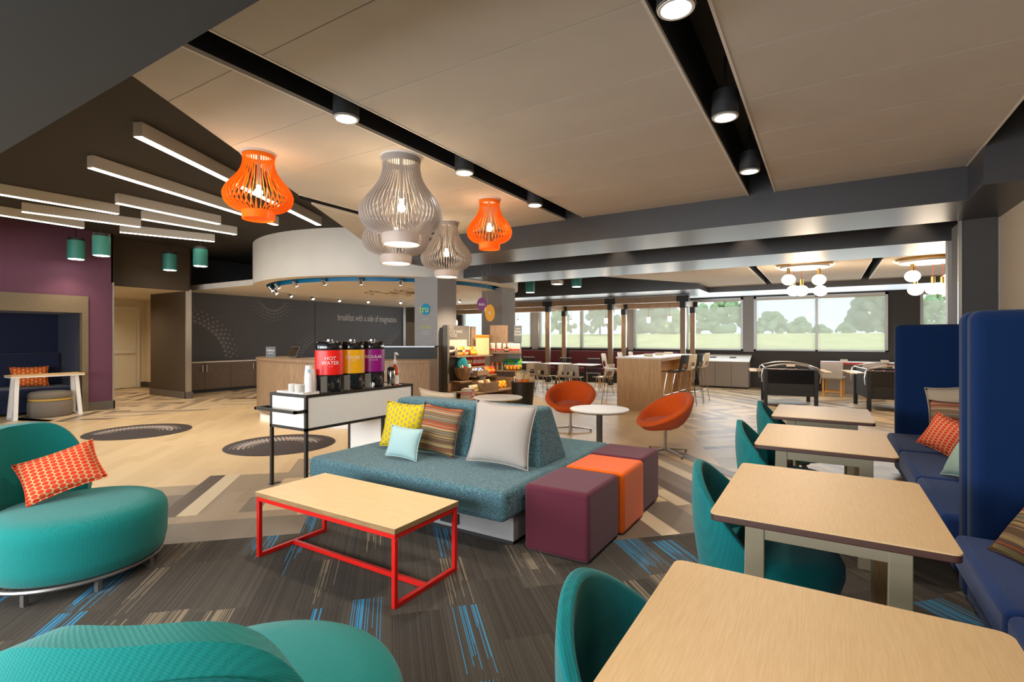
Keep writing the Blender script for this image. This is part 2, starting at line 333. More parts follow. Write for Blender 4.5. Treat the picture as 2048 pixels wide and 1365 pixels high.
# ------------------------------------------------------------------ mesh helpers
class B:
    def __init__(s): s.v = []; s.f = []; s.mi = []; s.cur = 0
    def add(s, vs, fs):
        o = len(s.v); s.v += [tuple(a) for a in vs]; s.f += [tuple(i+o for i in f) for f in fs]; s.mi += [s.cur]*len(fs); return s
    def box(s, x0, x1, y0, y1, z0, z1):
        if x0 > x1: x0, x1 = x1, x0
        if y0 > y1: y0, y1 = y1, y0
        vs = [(x, y, z) for z in (z0, z1) for y in (y0, y1) for x in (x0, x1)]
        return s.add(vs, [(0, 2, 3, 1), (4, 5, 7, 6), (0, 1, 5, 4), (2, 6, 7, 3), (0, 4, 6, 2), (1, 3, 7, 5)])
    def obox(s, c, sz, rot=0, m=None):
        mt = m if m else Matrix.Rotation(rot, 3, 'Z')
        vs = [Vector(c) + mt @ Vector((sz[0]/2*a, sz[1]/2*b, sz[2]/2*d)) for d in (-1, 1) for b in (-1, 1) for a in (-1, 1)]
        return s.add(vs, [(0, 2, 3, 1), (4, 5, 7, 6), (0, 1, 5, 4), (2, 6, 7, 3), (0, 4, 6, 2), (1, 3, 7, 5)])
    def cyl(s, p0, p1, r0, r1=None, n=16, cap=True):
        if r1 is None: r1 = r0
        p0, p1 = Vector(p0), Vector(p1); d = (p1-p0).normalized()
        a = d.orthogonal().normalized(); b = d.cross(a)
        vs = []
        for p, r in ((p0, r0), (p1, r1)):
            for i in range(n):
                t = 2*PI*i/n; vs.append(p + a*math.cos(t)*r + b*math.sin(t)*r)
        fs = [(i, (i+1) % n, n+(i+1) % n, n+i) for i in range(n)]
        if cap: fs += [tuple(range(n-1, -1, -1)), tuple(range(n, 2*n))]
        return s.add(vs, fs)
    def tube(s, pts, r, n=8, closed=False):
        pts = [Vector(p) for p in pts]; k = len(pts); vs = []; up = None
        for i, p in enumerate(pts):
            if closed: d = (pts[(i+1) % k]-pts[i-1]).normalized()
            else: d = (pts[min(i+1, k-1)]-pts[max(i-1, 0)]).normalized()
            if up is None: up = d.orthogonal().normalized()
            up = (up - d*up.dot(d)).normalized(); b = d.cross(up)
            for j in range(n):
                t = 2*PI*j/n; vs.append(p + up*math.cos(t)*r + b*math.sin(t)*r)
        fs = []
        for i in range(k if closed else k-1):
            for j in range(n): fs.append((i*n+j, i*n+(j+1) % n, ((i+1) % k)*n+(j+1) % n, ((i+1) % k)*n+j))
        if not closed: fs += [tuple(range(n-1, -1, -1)), tuple(range((k-1)*n, k*n))]
        return s.add(vs, fs)
    def lathe(s, prof, c=(0, 0, 0), n=32, sx=1, sy=1):
        vs = []; fs = []; k = len(prof)
        for r, z in prof:
            for i in range(n):
                t = 2*PI*i/n; vs.append((c[0]+r*math.cos(t)*sx, c[1]+r*math.sin(t)*sy, c[2]+z))
        for j in range(k-1):
            for i in range(n): fs.append((j*n+i, j*n+(i+1) % n, (j+1)*n+(i+1) % n, (j+1)*n+i))
        if tuple(prof[0]) != tuple(prof[-1]): fs += [tuple(range(n-1, -1, -1)), tuple(range((k-1)*n, k*n))]
        return s.add(vs, fs)
    def prism(s, poly, z0, z1):
        n = len(poly); a = sum(poly[i][0]*poly[(i+1) % n][1]-poly[(i+1) % n][0]*poly[i][1] for i in range(n))
        if a < 0: poly = poly[::-1]
        vs = [(x, y, z0) for x, y in poly] + [(x, y, z1) for x, y in poly]
        return s.add(vs, [tuple(range(n-1, -1, -1)), tuple(range(n, 2*n))] + [(i, (i+1) % n, n+(i+1) % n, n+i) for i in range(n)])
    def sphere(s, c, r, nu=16, nv=10, sz=1):
        return s.lathe([(max(1e-4, r*math.sin(PI*j/nv)), -r*sz*math.cos(PI*j/nv)) for j in range(nv+1)], c, nu)
    def grid(s, f, nu, nv, skip=None, closeu=False):
        vs = [f(i/nu, j/nv) for j in range(nv+1) for i in range(nu+1)]
        fs = [(j*(nu+1)+i, j*(nu+1)+i+1, (j+1)*(nu+1)+i+1, (j+1)*(nu+1)+i) for j in range(nv) for i in range(nu) if not (skip and skip(i, j))]
        return s.add(vs, fs)
    def xf(s, mt):
        s.v = [tuple(mt @ Vector(p)) for p in s.v]; return s
    def mesh(s, name, mats, ang=35):
        me = bpy.data.meshes.new(name); me.from_pydata(s.v, [], s.f)
        for m in mats: me.materials.append(m)
        if len(mats) > 1: me.polygons.foreach_set('material_index', s.mi)
        me.update(); bm = bmesh.new(); bm.from_mesh(me)
        bmesh.ops.recalc_face_normals(bm, faces=bm.faces)
        for f in bm.faces: f.smooth = True
        ca = R(ang)
        for e in bm.edges:
            if len(e.link_faces) == 2 and e.calc_face_angle(0) > ca: e.smooth = False
        bm.to_mesh(me); bm.free(); return me

def ob(name, b, m, parent=None, label=None, cat=None, group=None, kind=None, bevel=0, seg=2, sub=0, solid=0, loc=None, rot=None, ang=35):
    ms = m if isinstance(m, (list, tuple)) else [m]
    ms = [M[x] if isinstance(x, str) else x for x in ms]
    me = b.mesh(name, ms, ang); o = bpy.data.objects.new(name, me); COL.objects.link(o)
    if parent: o.parent = parent
    if label: o['label'] = label
    if cat: o['category'] = cat
    if group: o['group'] = group
    if kind: o['kind'] = kind
    if solid: s = o.modifiers.new('solid', 'SOLIDIFY'); s.thickness = solid; s.offset = 0
    if bevel: s = o.modifiers.new('bevel', 'BEVEL'); s.width = bevel; s.segments = seg; s.limit_method = 'ANGLE'; s.harden_normals = False
    if sub: s = o.modifiers.new('sub', 'SUBSURF'); s.levels = sub; s.render_levels = sub
    if loc: o.location = loc
    if rot: o.rotation_euler = rot
    return o
def base_of(b):
    xs = [p[0] for p in b.v]; ys = [p[1] for p in b.v]; zs = [p[2] for p in b.v]
    return ((min(xs)+max(xs))/2, (min(ys)+max(ys))/2, min(zs))
def solo(name, b, m, label, cat, group=None, **k):
    c = base_of(b); b.v = [(x-c[0], y-c[1], z-c[2]) for x, y, z in b.v]
    return ob(name, b, m, None, label, cat, group, loc=c, **k)
def thing(name, label, cat, loc=(0, 0, 0), rz=0, group=None):
    o = bpy.data.objects.new(name, None); COL.objects.link(o); o.location = loc; o.rotation_euler = (0, 0, rz)
    o.empty_display_size = .1; o['label'] = label; o['category'] = cat
    if group: o['group'] = group
    return o
def wp(name, b, m, parent, **k):      # part given in world coordinates
    l = parent.location; b.v = [(x-l[0], y-l[1], z-l[2]) for x, y, z in b.v]
    return ob(name, b, m, parent, **k)
def kids(o): return [c for c in ALLK.get(o.name, [])]
ALLK = {}
def copy_tree(o, parent=None, loc=None, rz=None, label=None, group=None, children=None):
    c = o.copy(); COL.objects.link(c); c.parent = parent
    if loc is not None: c.location = loc
    if rz is not None: c.rotation_euler = (0, 0, rz)
    if label: c['label'] = label
    if group: c['group'] = group
    for ch in children[o.name]: copy_tree(ch, c, children=children)
    return c
def dup(o, loc, rz, label, group=None):
    tree = {}
    def walk(a):
        tree[a.name] = [x for x in bpy.data.objects if x.parent == a]
        for x in tree[a.name]: walk(x)
    walk(o)
    return copy_tree(o, None, loc, rz, label, group, tree)
def struct(name, b, m, **k): return ob(name, b, m, kind='structure', **k)
def text(body, size, mt, parent, m, name='lettering', align='CENTER', ext=.001, label=None, bend=0, squeeze=1, space=1):
    cu = bpy.data.curves.new('t', 'FONT'); cu.body = body; cu.size = size; cu.extrude = ext; cu.align_x = align; cu.align_y = 'CENTER'; cu.space_line = space; cu.resolution_u = 3
    to = bpy.data.objects.new('t', cu); COL.objects.link(to); bpy.context.view_layer.update()
    me = bpy.data.meshes.new_from_object(to.evaluated_get(bpy.context.evaluated_depsgraph_get()))
    bpy.data.objects.remove(to); bpy.data.curves.remove(cu); me.name = name
    for v in me.vertices:
        x, y, z = v.co; x *= squeeze
        if bend: a = x/bend; x, z = math.sin(a)*(bend+z), math.cos(a)*(bend+z)-bend
        v.co = (x, y, z)
    me.transform(mt); me.materials.clear(); me.materials.append(M[m])
    o = bpy.data.objects.new(name, me); COL.objects.link(o)
    if parent:
        l = parent.location; me.transform(Matrix.Translation((-l[0], -l[1], -l[2]))) if parent.rotation_euler[2] == 0 else None
        o.parent = parent
    if label: o['label'] = label
    return o
def face_mt(loc, yaw, tilt=0):   # upright plane whose outward normal points along yaw (0 = +X)
    return Matrix.Translation(loc) @ Matrix.Rotation(yaw+PI/2, 4, 'Z') @ Matrix.Rotation(PI/2-tilt, 4, 'X')
D45 = math.sqrt(.5)
def uv(u, v): return ((u-v)*D45, (u+v)*D45)

# ================================================================== SETTING
ZC = 3.0; ZD = 3.6; ZB = 2.69
b = B(); b.box(-19, 4.2, -3.6, 16.7, -.1, 0)
floor = struct('floor', b, 'plank')
# inlaid planks and carpet are further pieces of the floor
b = B()
lev = [0]
def rect(u0, u1, v0, v1):
    lev[0] += 1; b.prism([uv(u0, v0), uv(u1, v0), uv(u1, v1), uv(u0, v1)], .0004, .0014+.0001*lev[0])
b.cur = 1  # mixed herringbone zone far and right
b.prism([(-17.2, 4.6), (-12.2, 3.0), (-11.0, 3.5), (-10.5, 6.5), (-9.2, 16.4), (-17.2, 16.4)], .0002, .0008)
b.prism([(-12.45, -1), (-10.2, -1), (-10.6, 2.4), (-11.6, 3.4), (-12.45, 3.2)], .0002, .0008)
b.prism([(-3.4, 12.2), (-1.6, 7.6), (-.2, 4.2), (1.2, 3.6), (1.2, 16.4), (-3.4, 16.4)], .0002, .0008)
b.prism([(-9.0, 11.2), (-3.41, 11.2), (-3.41, 16.4), (-9.0, 16.4)], .0002, .0008)
b.cur = 2
for q in [(-2.4, -1.7, 5.27, 5.60), (-1.55, -1.08, 4.63, 5.9), (-1.08, -.88, 5.66, 6.52), (-3.4, -.76, 4.46, 4.63), (-1.46, -1.24, 5.3, 5.9), (2.39, 2.56, 3.36, 4.53), (3.11, 3.3, 4.8, 5.9)]: rect(*q)
b.cur = 3
for q in [(-3.4, -1.7, 4.63, 5.27), (-1.85, -1.7, 5.27, 5.93), (-1.24, -1.08, 4.63, 5.05), (-.86, -.70, 5.76, 6.52), (2.56, 2.81, 3.36, 4.98), (2.07, 2.39, 3.36, 4.07)]: rect(*q)
b.cur = 7
for q in [(-1.85, -1.7, 4.63, 5.93), (-.86, -.70, 5.76, 6.52), (2.56, 2.70, 3.9, 4.98)]: rect(*q)
b.cur = 4
for q in [(-3.4, -.66, 4.02, 4.46), (1.66, 1.93, 3.36, 4.6), (2.24, 2.39, 3.36, 3.8), (2.81, 2.96, 3.9, 5.5), (3.44, 3.6, 4.6, 5.9), (1.2, 1.66, 3.36, 5.2)]: rect(*q)
b.cur = 5
for q in [(-1.7, -1.55, 4.64, 5.92), (1.93, 2.08, 3.36, 4.6), (2.40, 2.54, 3.94, 4.4), (2.96, 3.11, 3.9, 5.5)]: rect(*q)
b.cur = 6
for q in [(-7, -.66, -9, 4.02), (-.66, 1.0, -9, 4.9), (1.0, 8, -9, 3.36)]: b.prism([uv(q[0], q[2]), uv(q[1], q[2]), uv(q[1], q[3]), uv(q[0], q[3])], .0044, .006)
struct('floor_covering', b, ['plank', 'plank_mixed', 'plank_taupe', 'plank_grey', 'plank_grey', 'plank_pale', 'carpet', 'plank_dark'])

b = B(); b.box(-19, 4.2, -3.6, 16.7, ZD, ZD+.1); struct('ceiling', b, 'dark_ceiling')
# clouds
def clip(poly, y0, y1):
    def cut(p, k, keep):
        out = []
        for i in range(len(p)):
            a, c = p[i], p[(i+1) % len(p)]; ia, ic = keep(a[1]-k), keep(c[1]-k)
            if ia: out.append(a)
            if ia != ic: t = (k-a[1])/(c[1]-a[1]); out.append((a[0]+(c[0]-a[0])*t, k))
        return out
    p = cut(poly, y0, lambda d: d >= 0)
    return cut(p, y1, lambda d: d <= 0) if p else p
def ed(y): return -3.30-(y-1.1)*.652     # slanting left edge
seams = [.6, 1.65, 2.30, 2.97, 3.61, 4.25, 4.93, 5.63, 6.03]
polys = [[(-.45, .6), (1.085, .6), (1.085, 6.03), (-.45, 6.03)], [(-2.63, .6), (-.71, .6), (-.71, 6.03), (-2.63, 6.03)],
         [(ed(.6), .6), (-2.90, .6), (-2.90, 6.03), (-4.83, 6.03), (-4.83, -(4.83-3.30)/-.652+1.1)], [(-5.04, -(5.04-3.30)/-.652+1.1), (-5.04, 6.03), (ed(6.03), 6.03)]]
b = B()
for p in polys:
    for y0, y1 in zip(seams, seams[1:]):
        c = clip(p, y0+.003, y1-.003)
        if len(c) > 2: b.prism(c, ZC, ZC+.05)
    b.prism(clip(p, .6, 6.03), ZC+.035, ZC+.07)
for p in [[(-4.6, 7.02), (-3.3, 7.02), (-3.3, 8.4), (-4.6, 8.4)], [(-2.65, 7.02), (-1.43, 7.02), (-1.43, 8.4), (-2.65, 8.4)], [(-.55, 7.02), (.65, 7.02), (.65, 8.4), (-.55, 8.4)]]: b.prism(p, ZC, ZC+.06)
for x0, x1, ya in ((-4.9, -1.28, 9.62), (-1.12, .70, 9.62), (.87, 3.9, 9.62)):
    if x0 < -4: pl = [(-4.9, 9.62), (-1.28, 9.62), (-1.28, 14.55), (-2.69, 14.55), (-2.69, 13.33)]
    else: pl = [(x0, 9.62), (x1, 9.62), (x1, 14.55), (x0, 14.55)]
    b.prism(pl, 2.83, 2.89)
struct('ceiling_panels', b, 'cloud')
# recessed black slots between the panels, with pale trims
b = B(); t = B()
for x0, x1, y0, y1, zz in ((-2.90, -2.63, .6, 6.03, ZC), (-.71, -.45, .6, 6.03, ZC), (-5.04, -4.83, 3.6, 6.03, ZC), (-1.28, -1.12, 10.9, 14.4, 2.83), (.70, .87, 10.9, 14.4, 2.83)):
    b.box(x0, x0+.01, y0, y1, zz+.02, zz+.42).box(x1-.01, x1, y0, y1, zz+.02, zz+.42).box(x0, x1, y0, y1, zz+.40, zz+.42)
    ya = 3.78 if x0 == -5.04 else y0; yb = 3.46 if x0 == -5.04 else y0; t.box(x0-.008, x0+.008, ya, y1, zz-.004, zz+.06).box(x1-.008, x1+.008, yb, y1, zz-.004, zz+.06)
struct('ceiling_slots', b, 'black')
t.box(1.08, 1.095, .6, 6.03, ZC-.004, ZC+.07); struct('trim_1', t, 'housing')
# beams / soffits
b = B(); b.box(-13.9, 1.52, -3.5, 1.1, ZB, ZD); struct('ceiling_soffit_front', b, 'soffit_paint')
b = B(); b.box(-5.9, 1.52, 6.03, 7.02, ZB, ZD).box(1.09, 1.52, 5.49, 6.03, ZB, ZD); struct('ceiling_beam', b, 'beam_paint')
b = B(); b.box(-6.35, 4.1, 8.4, 9.62, ZB, ZD); struct('ceiling_beam_far', b, 'beam_paint')
b = B(); b.prism([(-13, 13.33), (-2.69, 13.33), (-2.69, 14.55), (4.1, 14.55), (4.1, 16.5), (-13, 16.5)], ZB, ZD); struct('ceiling_soffit_far', b, 'beam_paint')
# walls
b = B(); b.box(1.52, 1.66, -3.5, 8.5, 0, ZD).box(1.66, 4.1, 8.4, 8.5, 0, ZD); struct('wall_right', b, 'beige_wall')
b = B(); b.box(4.0, 4.1, 8.5, 16.6, 0, ZD); struct('wall_right_far', b, 'dark_wall')
b = B(); b.box(1.22, 1.519, 7.03, 7.5, 0, ZB-.001); struct('wall_column', b, 'dark_wall')
b = B(); b.box(1.195, 1.225, 7.02, 7.05, 0, ZB-.002).box(1.505, 1.519, 7.01, 7.03, 0, ZB-.002); struct('trim_2', b, 'silver')
b = B(); b.box(1.33, 1.518, 8.42, 8.56, 0, ZB-.001); struct('wall_pier', b, 'pier')
# back (behind the camera) with glazing added to let in fill light, and side
b = B(); b.box(-14, 1.6, -3.6, -3.5, 0, .9).box(-14, 1.6, -3.6, -3.5, 2.6, ZD).box(.2, 1.6, -3.6, -3.5, .9, 2.6).box(-14, -9.2, -3.6, -3.5, .9, 2.6); struct('wall_back', b, 'cream_wall')
b = B(); b.box(-9.2, .2, -3.57, -3.55, .9, 2.6); struct('window_9', b, 'screen')
# window wall
WIN = [(-12.5, -9.27, -10.9), (-8.99, -5.6, -7.28), (-5.4, -2.07, -3.7), (-1.78, 1.40, -.20), (2.06, 3.95, 3.0)]
b = B(); b.box(-14.4, 4.1, 16.5, 16.6, 0, 1.09).box(-14.4, 4.1, 16.5, 16.6, 2.66, ZD)
e = [-14.4] + [q for w_ in WIN for q in w_[:2]] + [4.1]
for i in range(0, len(e), 2): b.box(e[i], e[i+1], 16.5, 16.6, 1.09, 2.66)
struct('wall_far', b, 'dark_wall')
for i, (x0, x1, xm) in enumerate(WIN):
    f = B(); f.box(x0, x1, 16.42, 16.60, 1.09, 1.13).box(x0, x1, 16.42, 16.60, 2.60, 2.66)
    for x in (x0, xm-.03, x1-.06): f.box(x, x+.06, 16.42, 16.60, 1.09, 2.66)
    fo = struct('window_%d' % (i+1), f, 'frame_alu')
    g = B(); g.box(x0+.05, x1-.05, 16.55, 16.56, 1.12, 2.61); ob('glass_pane', g, 'glass', fo)
    g = B(); g.box(x0+.05, x1-.05, 16.47, 16.473, 1.13, 2.40 if i != 3 else 2.58); ob('roller_screen', g, 'screen', fo)
    g = B(); g.box(x0+.05, x1-.05, 16.45, 16.49, 2.56, 2.62); ob('screen_head_box', g, 'housing', fo)
b = B()
for x0, x1 in ((-9.27, -8.99), (-5.6, -5.4), (-2.07, -1.78)): b.box(x0+.002, x1-.002, 16.44, 16.499, 1.05, 2.68)
struct('trim_3', b, 'pier')
# slate feature wall
b = B(); b.box(-14.4, -14.3, 6.3, 15.0, 0, ZD); struct('wall_left', b, 'slate')
b = B(); b.box(-14.4, -14.3, 15.0, 16.5, 0, 2.1); struct('wall_left_far', b, 'taupe_wall')
b = B(); b.box(-14.4, -14.3, 15.0, 16.5, 2.1, ZD); struct('wall_left_upper', b, 'brown_wall')
b = B(); b.box(-14.31, -14.24, 14.9, 15.03, 0, 2.67).box(-14.30, -14.27, 6.40, 6.46, .1, 2.65); struct('trim_4', b, 'silver')
b = B(); b.box(-14.30, -14.293, 10.83, 10.85, .83, 2.6); struct('trim_5', b, 'black')
b = B(); b.box(-14.8, -13.03, 6.26, 6.37, 0, ZD); struct('wall_wing', b, 'brown_wall')
b = B(); b.box(-13.035, -13.01, 6.25, 6.38, .16, 2.62); struct('trim_6', b, 'silver')
b = B(); b.box(-14.8, -13.0, 6.235, 6.26, 0, .16).box(-13.03, -12.99, 6.235, 6.40, 0, .16); struct('baseboard_wing', b, 'grey_base')
b = B(); b.box(-13.0, -12.5, 4.57, 4.6, 2.58, ZD).box(-13.05, -12.95, 4.57, 6.3, 2.58, ZD); struct('wall_header', b, 'brown_wall')
# hallway
b = B(); b.box(-17.3, -17.2, 4.35, 7.2, 0, 2.6).box(-17.3, -14.8, 7.15, 7.25, 0, 2.6).box(-17.3, -13.01, 4.35, 4.45, 0, 2.6); struct('wall_hallway', b, 'cream_wall')
b = B(); b.box(-17.3, -13.05, 4.35, 6.26, 2.58, 2.66).box(-17.3, -14.8, 6.26, 7.25, 2.58, 2.66); struct('ceiling_hallway', b, 'cream_wall')
b = B(); b.box(-17.2, -17.18, 7.02, 7.15, 0, .16).box(-17.2, -14.8, 7.13, 7.15, 0, .16); struct('baseboard_hallway', b, 'grey_base')
b = B(); b.box(-17.2, -17.16, 5.86, 6.98, .01, 2.36)
dr = struct('door_1', b, 'white')
b = B(); b.box(-17.16, -17.14, 5.95, 6.88, .02, 2.26); ob('door_leaf', b, 'door_white', dr)
b = B(); b.box(-17.14, -17.08, 6.05, 6.80, 1.02, 1.09); ob('push_bar', b, 'white', dr)
# plum wall and nook
b = B(); b.box(-12.6, -12.5, 4.16, 4.6, 0, ZD).box(-12.6, -12.5, -3.5, 4.16, 2.28, ZD).box(-13.0, -12.6, 4.57, 4.6, 0, ZD); struct('wall_plum', b, 'plum_wall')
b = B(); b.box(-12.62, -12.46, 4.08, 4.18, 0, 2.28).box(-12.62, -12.46, -3.5, 4.08, 1.95, 2.28); struct('trim_7', b, 'taupe_wall')
b = B(); b.box(-12.5, -12.47, 4.18, 4.62, 0, .17).box(-12.9, -12.47, 4.6, 4.63, 0, .17); struct('baseboard_left', b, 'grey_base')
b = B(); b.box(-12.5, -12.48, 4.585, 4.615, .17, 2.6); struct('trim_8', b, 'silver')
b = B(); b.box(-13.8, -13.7, -3.5, 4.3, 0, 2.28).box(-13.7, -12.6, 4.08, 4.2, 0, 2.28).box(-13.7, -12.6, -3.5, 4.08, 1.95, 2.05); struct('wall_nook', b, 'navy')
t = thing('nook_bench', 'navy upholstered bench built into the dark nook at the left', 'bench', (-13.2, 2.6, 0))
b = B(); b.box(-13.69, -12.75, 1.2, 4.07, .06, .34); wp('bench_base', b, 'navy', t)
b = B(); b.box(-13.69, -12.68, 1.2, 4.07, .34, .50); wp('seat_cushion', b, 'navy', t, bevel=.03)
for y0, y1 in ((1.2, 2.6), (2.62, 4.06)):
    b = B(); b.box(-13.69, -13.5, y0, y1, .50, 1.15); wp('back_cushion', b, 'navy', t, bevel=.04)

# dropped disc ceiling with drum fascia over the desk
DC = (-9.45, 9.505); DR = 3.21
b = B(); n = 96
ring = [(DC[0]+DR*math.cos(2*PI*i/n), DC[1]+DR*math.sin(2*PI*i/n)) for i in range(n)]
inner = [(DC[0]+2.93*math.cos(2*PI*i/n), DC[1]+2.93*math.sin(2*PI*i/n)) for i in range(n)]
# outer drum wall
vs = [(x, y, 2.67) for x, y in ring] + [(x, y, ZD-.001) for x, y in ring] + [(x, y, 2.67) for x, y in inner] + [(x, y, 2.80) for x, y in inner] + [(DC[0]+2.76*math.cos(2*PI*i/n), DC[1]+2.76*math.sin(2*PI*i/n), 2.80) for i in range(n)] + [(DC[0]+2.76*math.cos(2*PI*i/n), DC[1]+2.76*math.sin(2*PI*i/n), 2.61) for i in range(n)]
def rg(k, a, c): return [(a*n+i, a*n+(i+1) % n, c*n+(i+1) % n, c*n+i) for i in range(n)]
b.add(vs, []); b.f = rg(n, 0, 1) + rg(n, 0, 2); b.mi = [0]*(2*n)
b.f += rg(n, 2, 3) + rg(n, 3, 4) + rg(n, 4, 5); b.mi += [1]*(3*n)
b.f += [tuple(range(5*n, 6*n))]; b.mi += [0]
struct('ceiling_drum', b, ['white_matt', 'blue_ring'])
b = B(); b.prism([(-14.3, 6.75)] + [(DC[0]+3.205*math.cos(R(a)), DC[1]+3.205*math.sin(R(a))) for a in range(238, 69, -4)] + [(-9.0, 15.0), (-14.3, 15.0)], 2.671, 2.80)
struct('ceiling_lowered', b, 'white_matt')
t = thing('ceiling_slat_ornament', 'cluster of pale wooden slats fixed under the white disc ceiling above the desk', 'ceiling ornament', (DC[0]+.5, DC[1]+.2, 2.596))
for k in range(85):
    a = random.uniform(0, 2*PI); rr = random.uniform(0, 1.0)
    b = B(); b.obox((rr*math.cos(a)*1.4, rr*math.sin(a), .002+.004*(k % 3)), (.26, .03, .004), random.uniform(0, PI)); ob('slat', b, 'ply', t)
# square columns
for cx, cy, nm in ((-6.8, 8.05, 'wall_column_1'), (-6.9, 10.56, 'wall_column_2')):
    b = B(); b.box(cx-.3, cx+.3, cy-.3, cy+.3, 0, 2.674 if nm[-1] == '1' else 2.668); struct(nm, b, 'column')

# outdoors
b = B(); b.grid(lambda a, c: (-70+130*a, 17.2+70*c, -.2+2.1*min(1, c*2.4)+.06*math.sin(a*9)*c), 30, 20)
struct('ground', b, 'grass', sub=1)
TREES = [(1735, 590, 100, 'large dark rounded tree outside, right of the widest window mullion'), (1600, 638, 56, 'small round tree outside in the left half of the widest window'), (1545, 628, 74, 'bushy tree outside at the left edge of the widest window'), (1690, 648, 36, 'low bush outside just left of the dark rounded tree'),
    (1768, 600, 60, 'leafy tree outside at the right edge of the widest window'), (1455, 590, 96, 'leafy tree outside above the sloping cabinet, right side'), (1400, 612, 70, 'leafy tree outside above the sloping cabinet, left side'), (1310, 606, 120, 'wide tree outside behind the two jar lamps over the bar table'), (1200, 604, 90, 'tree outside behind the middle portal posts'),
    (1350, 625, 60, 'narrow tree outside left of the front right portal post'), (1872, 585, 80, 'tree outside the rightmost window strip'), (1120, 618, 60, 'faint tree outside behind the left portal posts'), (1640, 652, 40, 'low bush outside in the middle of the widest window')]
FW = (-.5246, .8513); RT = (.8513, .5246)
for i, (px, top, wd, lab) in enumerate(TREES):
    d = [46, 52, 47, 44, 60, 50, 58, 62, 48, 46, 50, 56, 43][i]; l_ = (px-1024)/1016*d; x = FW[0]*d+RT[0]*l_; y = FW[1]*d+RT[1]*l_; r_ = wd/1016*d/2; h = 1.45+(677-top)*d/1016-1.9
    t = thing('outdoor_tree', 'hazy '+lab, 'tree', (x, y, 1.9-.3))
    b = B(); b.cyl((0, 0, -.6), (0, 0, h*.55), .12, .06, 8); ob('trunk', b, 'bark', t)
    b = B(); rnd = random.Random(i)
    for k in range(90):
        a = rnd.uniform(0, 2*PI); q = rnd.random()**.5; zz = rnd.uniform(.1, 1); wq = r_*(1.0-max(0, zz-.35)*1.15)
        b.sphere((math.cos(a)*q*wq, math.sin(a)*q*wq, zz*h+.3), r_*rnd.uniform(.10, .22), 8, 6)
    ob('crown', b, 'leaf' if i in (0, 7, 8) else 'leaf2', t)

exec_lights = []
# ================================================================== CEILING LAMPS
def can(x, y, z, label, power=38, h=.17, r=.085):
    t = thing('cylinder_downlight', label, 'ceiling lamp', (x, y, z), 0)
    b = B(); b.lathe([(r, 0), (r, h), (r-.012, h+.002), (.01, h+.002)], n=28); ob('housing', b, 'black', t)
    b = B(); b.lathe([(r-.006, -.004), (r+.001, .006), (r*.80, .006), (r*.78, -.003), (r-.006, -.004)], n=28); ob('trim_ring', b, 'housing', t)
    b = B(); b.lathe([(r*.78, -.002), (r*.78, -.001)], n=24); ob('lens', b, 'lamp_lens', t)
    b = B(); b.cyl((0, 0, h), (0, 0, h+.24), .01, n=8); ob('stem', b, 'black', t)
    light('downlight_beam', 'SPOT', (x, y, z-.02), power, SOFT, spot_size=R(140), spot_blend=.9, shadow_soft_size=.09)
row = ['nearest', 'middle', 'farthest']
for i, y in enumerate((2.33, 3.65, 4.95)):
    can(-.57, y, 2.93, '%s of the three black cylinder downlights in the right ceiling slot' % row[i])
for i, y in enumerate((2.33, 3.65, 4.95)):
    can(-2.75, y, 2.93, '%s of the three black cylinder downlights in the left ceiling slot' % row[i])
for i, (x, y) in enumerate(((-3.0, 7.75), (-1.0, 7.75), (.95, 7.75))):
    light('beam_gap_spot', 'SPOT', (x, 8.15, 3.25), 14, WARM, (R(14), 0, 0), spot_size=R(70), spot_blend=.8, shadow_soft_size=.04)
for x, y in ((-.57, .3), (-2.75, .3), (-4.9, .2), (-.57, -1.2), (-2.75, -1.4), (-5, -1.5)):
    light('front_downlight', 'SPOT', (x, y, 2.66), 34, SOFT, spot_size=R(140), spot_blend=.9, shadow_soft_size=.09)
for x in (-1.2, .78):
    for y in (12.2, 13.6): light('far_slot_light', 'SPOT', (x, y, 2.78), 30, SOFT, spot_size=R(140), spot_blend=.9, shadow_soft_size=.08)
for x, y in ((-7.5, 14.4), (-5, 14.4), (-10, 14.4), (-3.2, 11.5)):
    light('far_soffit_light', 'SPOT', (x, y, 2.65), 34, SOFT, spot_size=R(150), spot_blend=.9, shadow_soft_size=.08)

# linear lights
LIN = [((-5.369, 2.165), (-7.053, 5.423)), ((-6.79, 2.291), (-7.645, 5.058)), ((-8.266, 3.084), (-8.366, 4.529)), ((-9.04, 3.706), (-8.963, 5.143)), ((-10.483, 3.955), (-9.964, 5.3)), ((-10.004, 2.562), (-9.713, 3.96)), ((-9.081, 1.596), (-8.974, 3.373)), ((-10.539, 1.714), (-10.617, 3.493))]
LL = ['longest pale linear ceiling light, nearest the slanting edge of the white panels', 'second longest pale linear ceiling light, parallel left of the longest', 'short linear ceiling light just below the middle of the second longest one', 'linear ceiling light in the cluster between two short ones, ending farthest right', 'lowest in view of the short linear lights, above the two right teal cylinders', 'linear ceiling light crossing left centre under the upper left one', 'upper left linear ceiling light running out of the picture', 'lower left linear ceiling light running out of the picture']
for (p, q), lb in zip(LIN, LL):
    p = Vector(p)*1.081; q = Vector(q)*1.081; c = (p+q)/2; d = q-p; ln = d.length; a = math.atan2(d.y, d.x)
    t = thing('linear_light', lb, 'ceiling lamp', (c.x, c.y, 3.45), a)
    b = B(); b.box(-ln/2, ln/2, -.05, .05, .004, .149); ob('housing', b, 'housing', t, bevel=.003, seg=1)
    b = B(); b.box(-ln/2+.004, ln/2-.004, -.042, .042, -.002, .004); ob('diffuser', b, 'led', t)
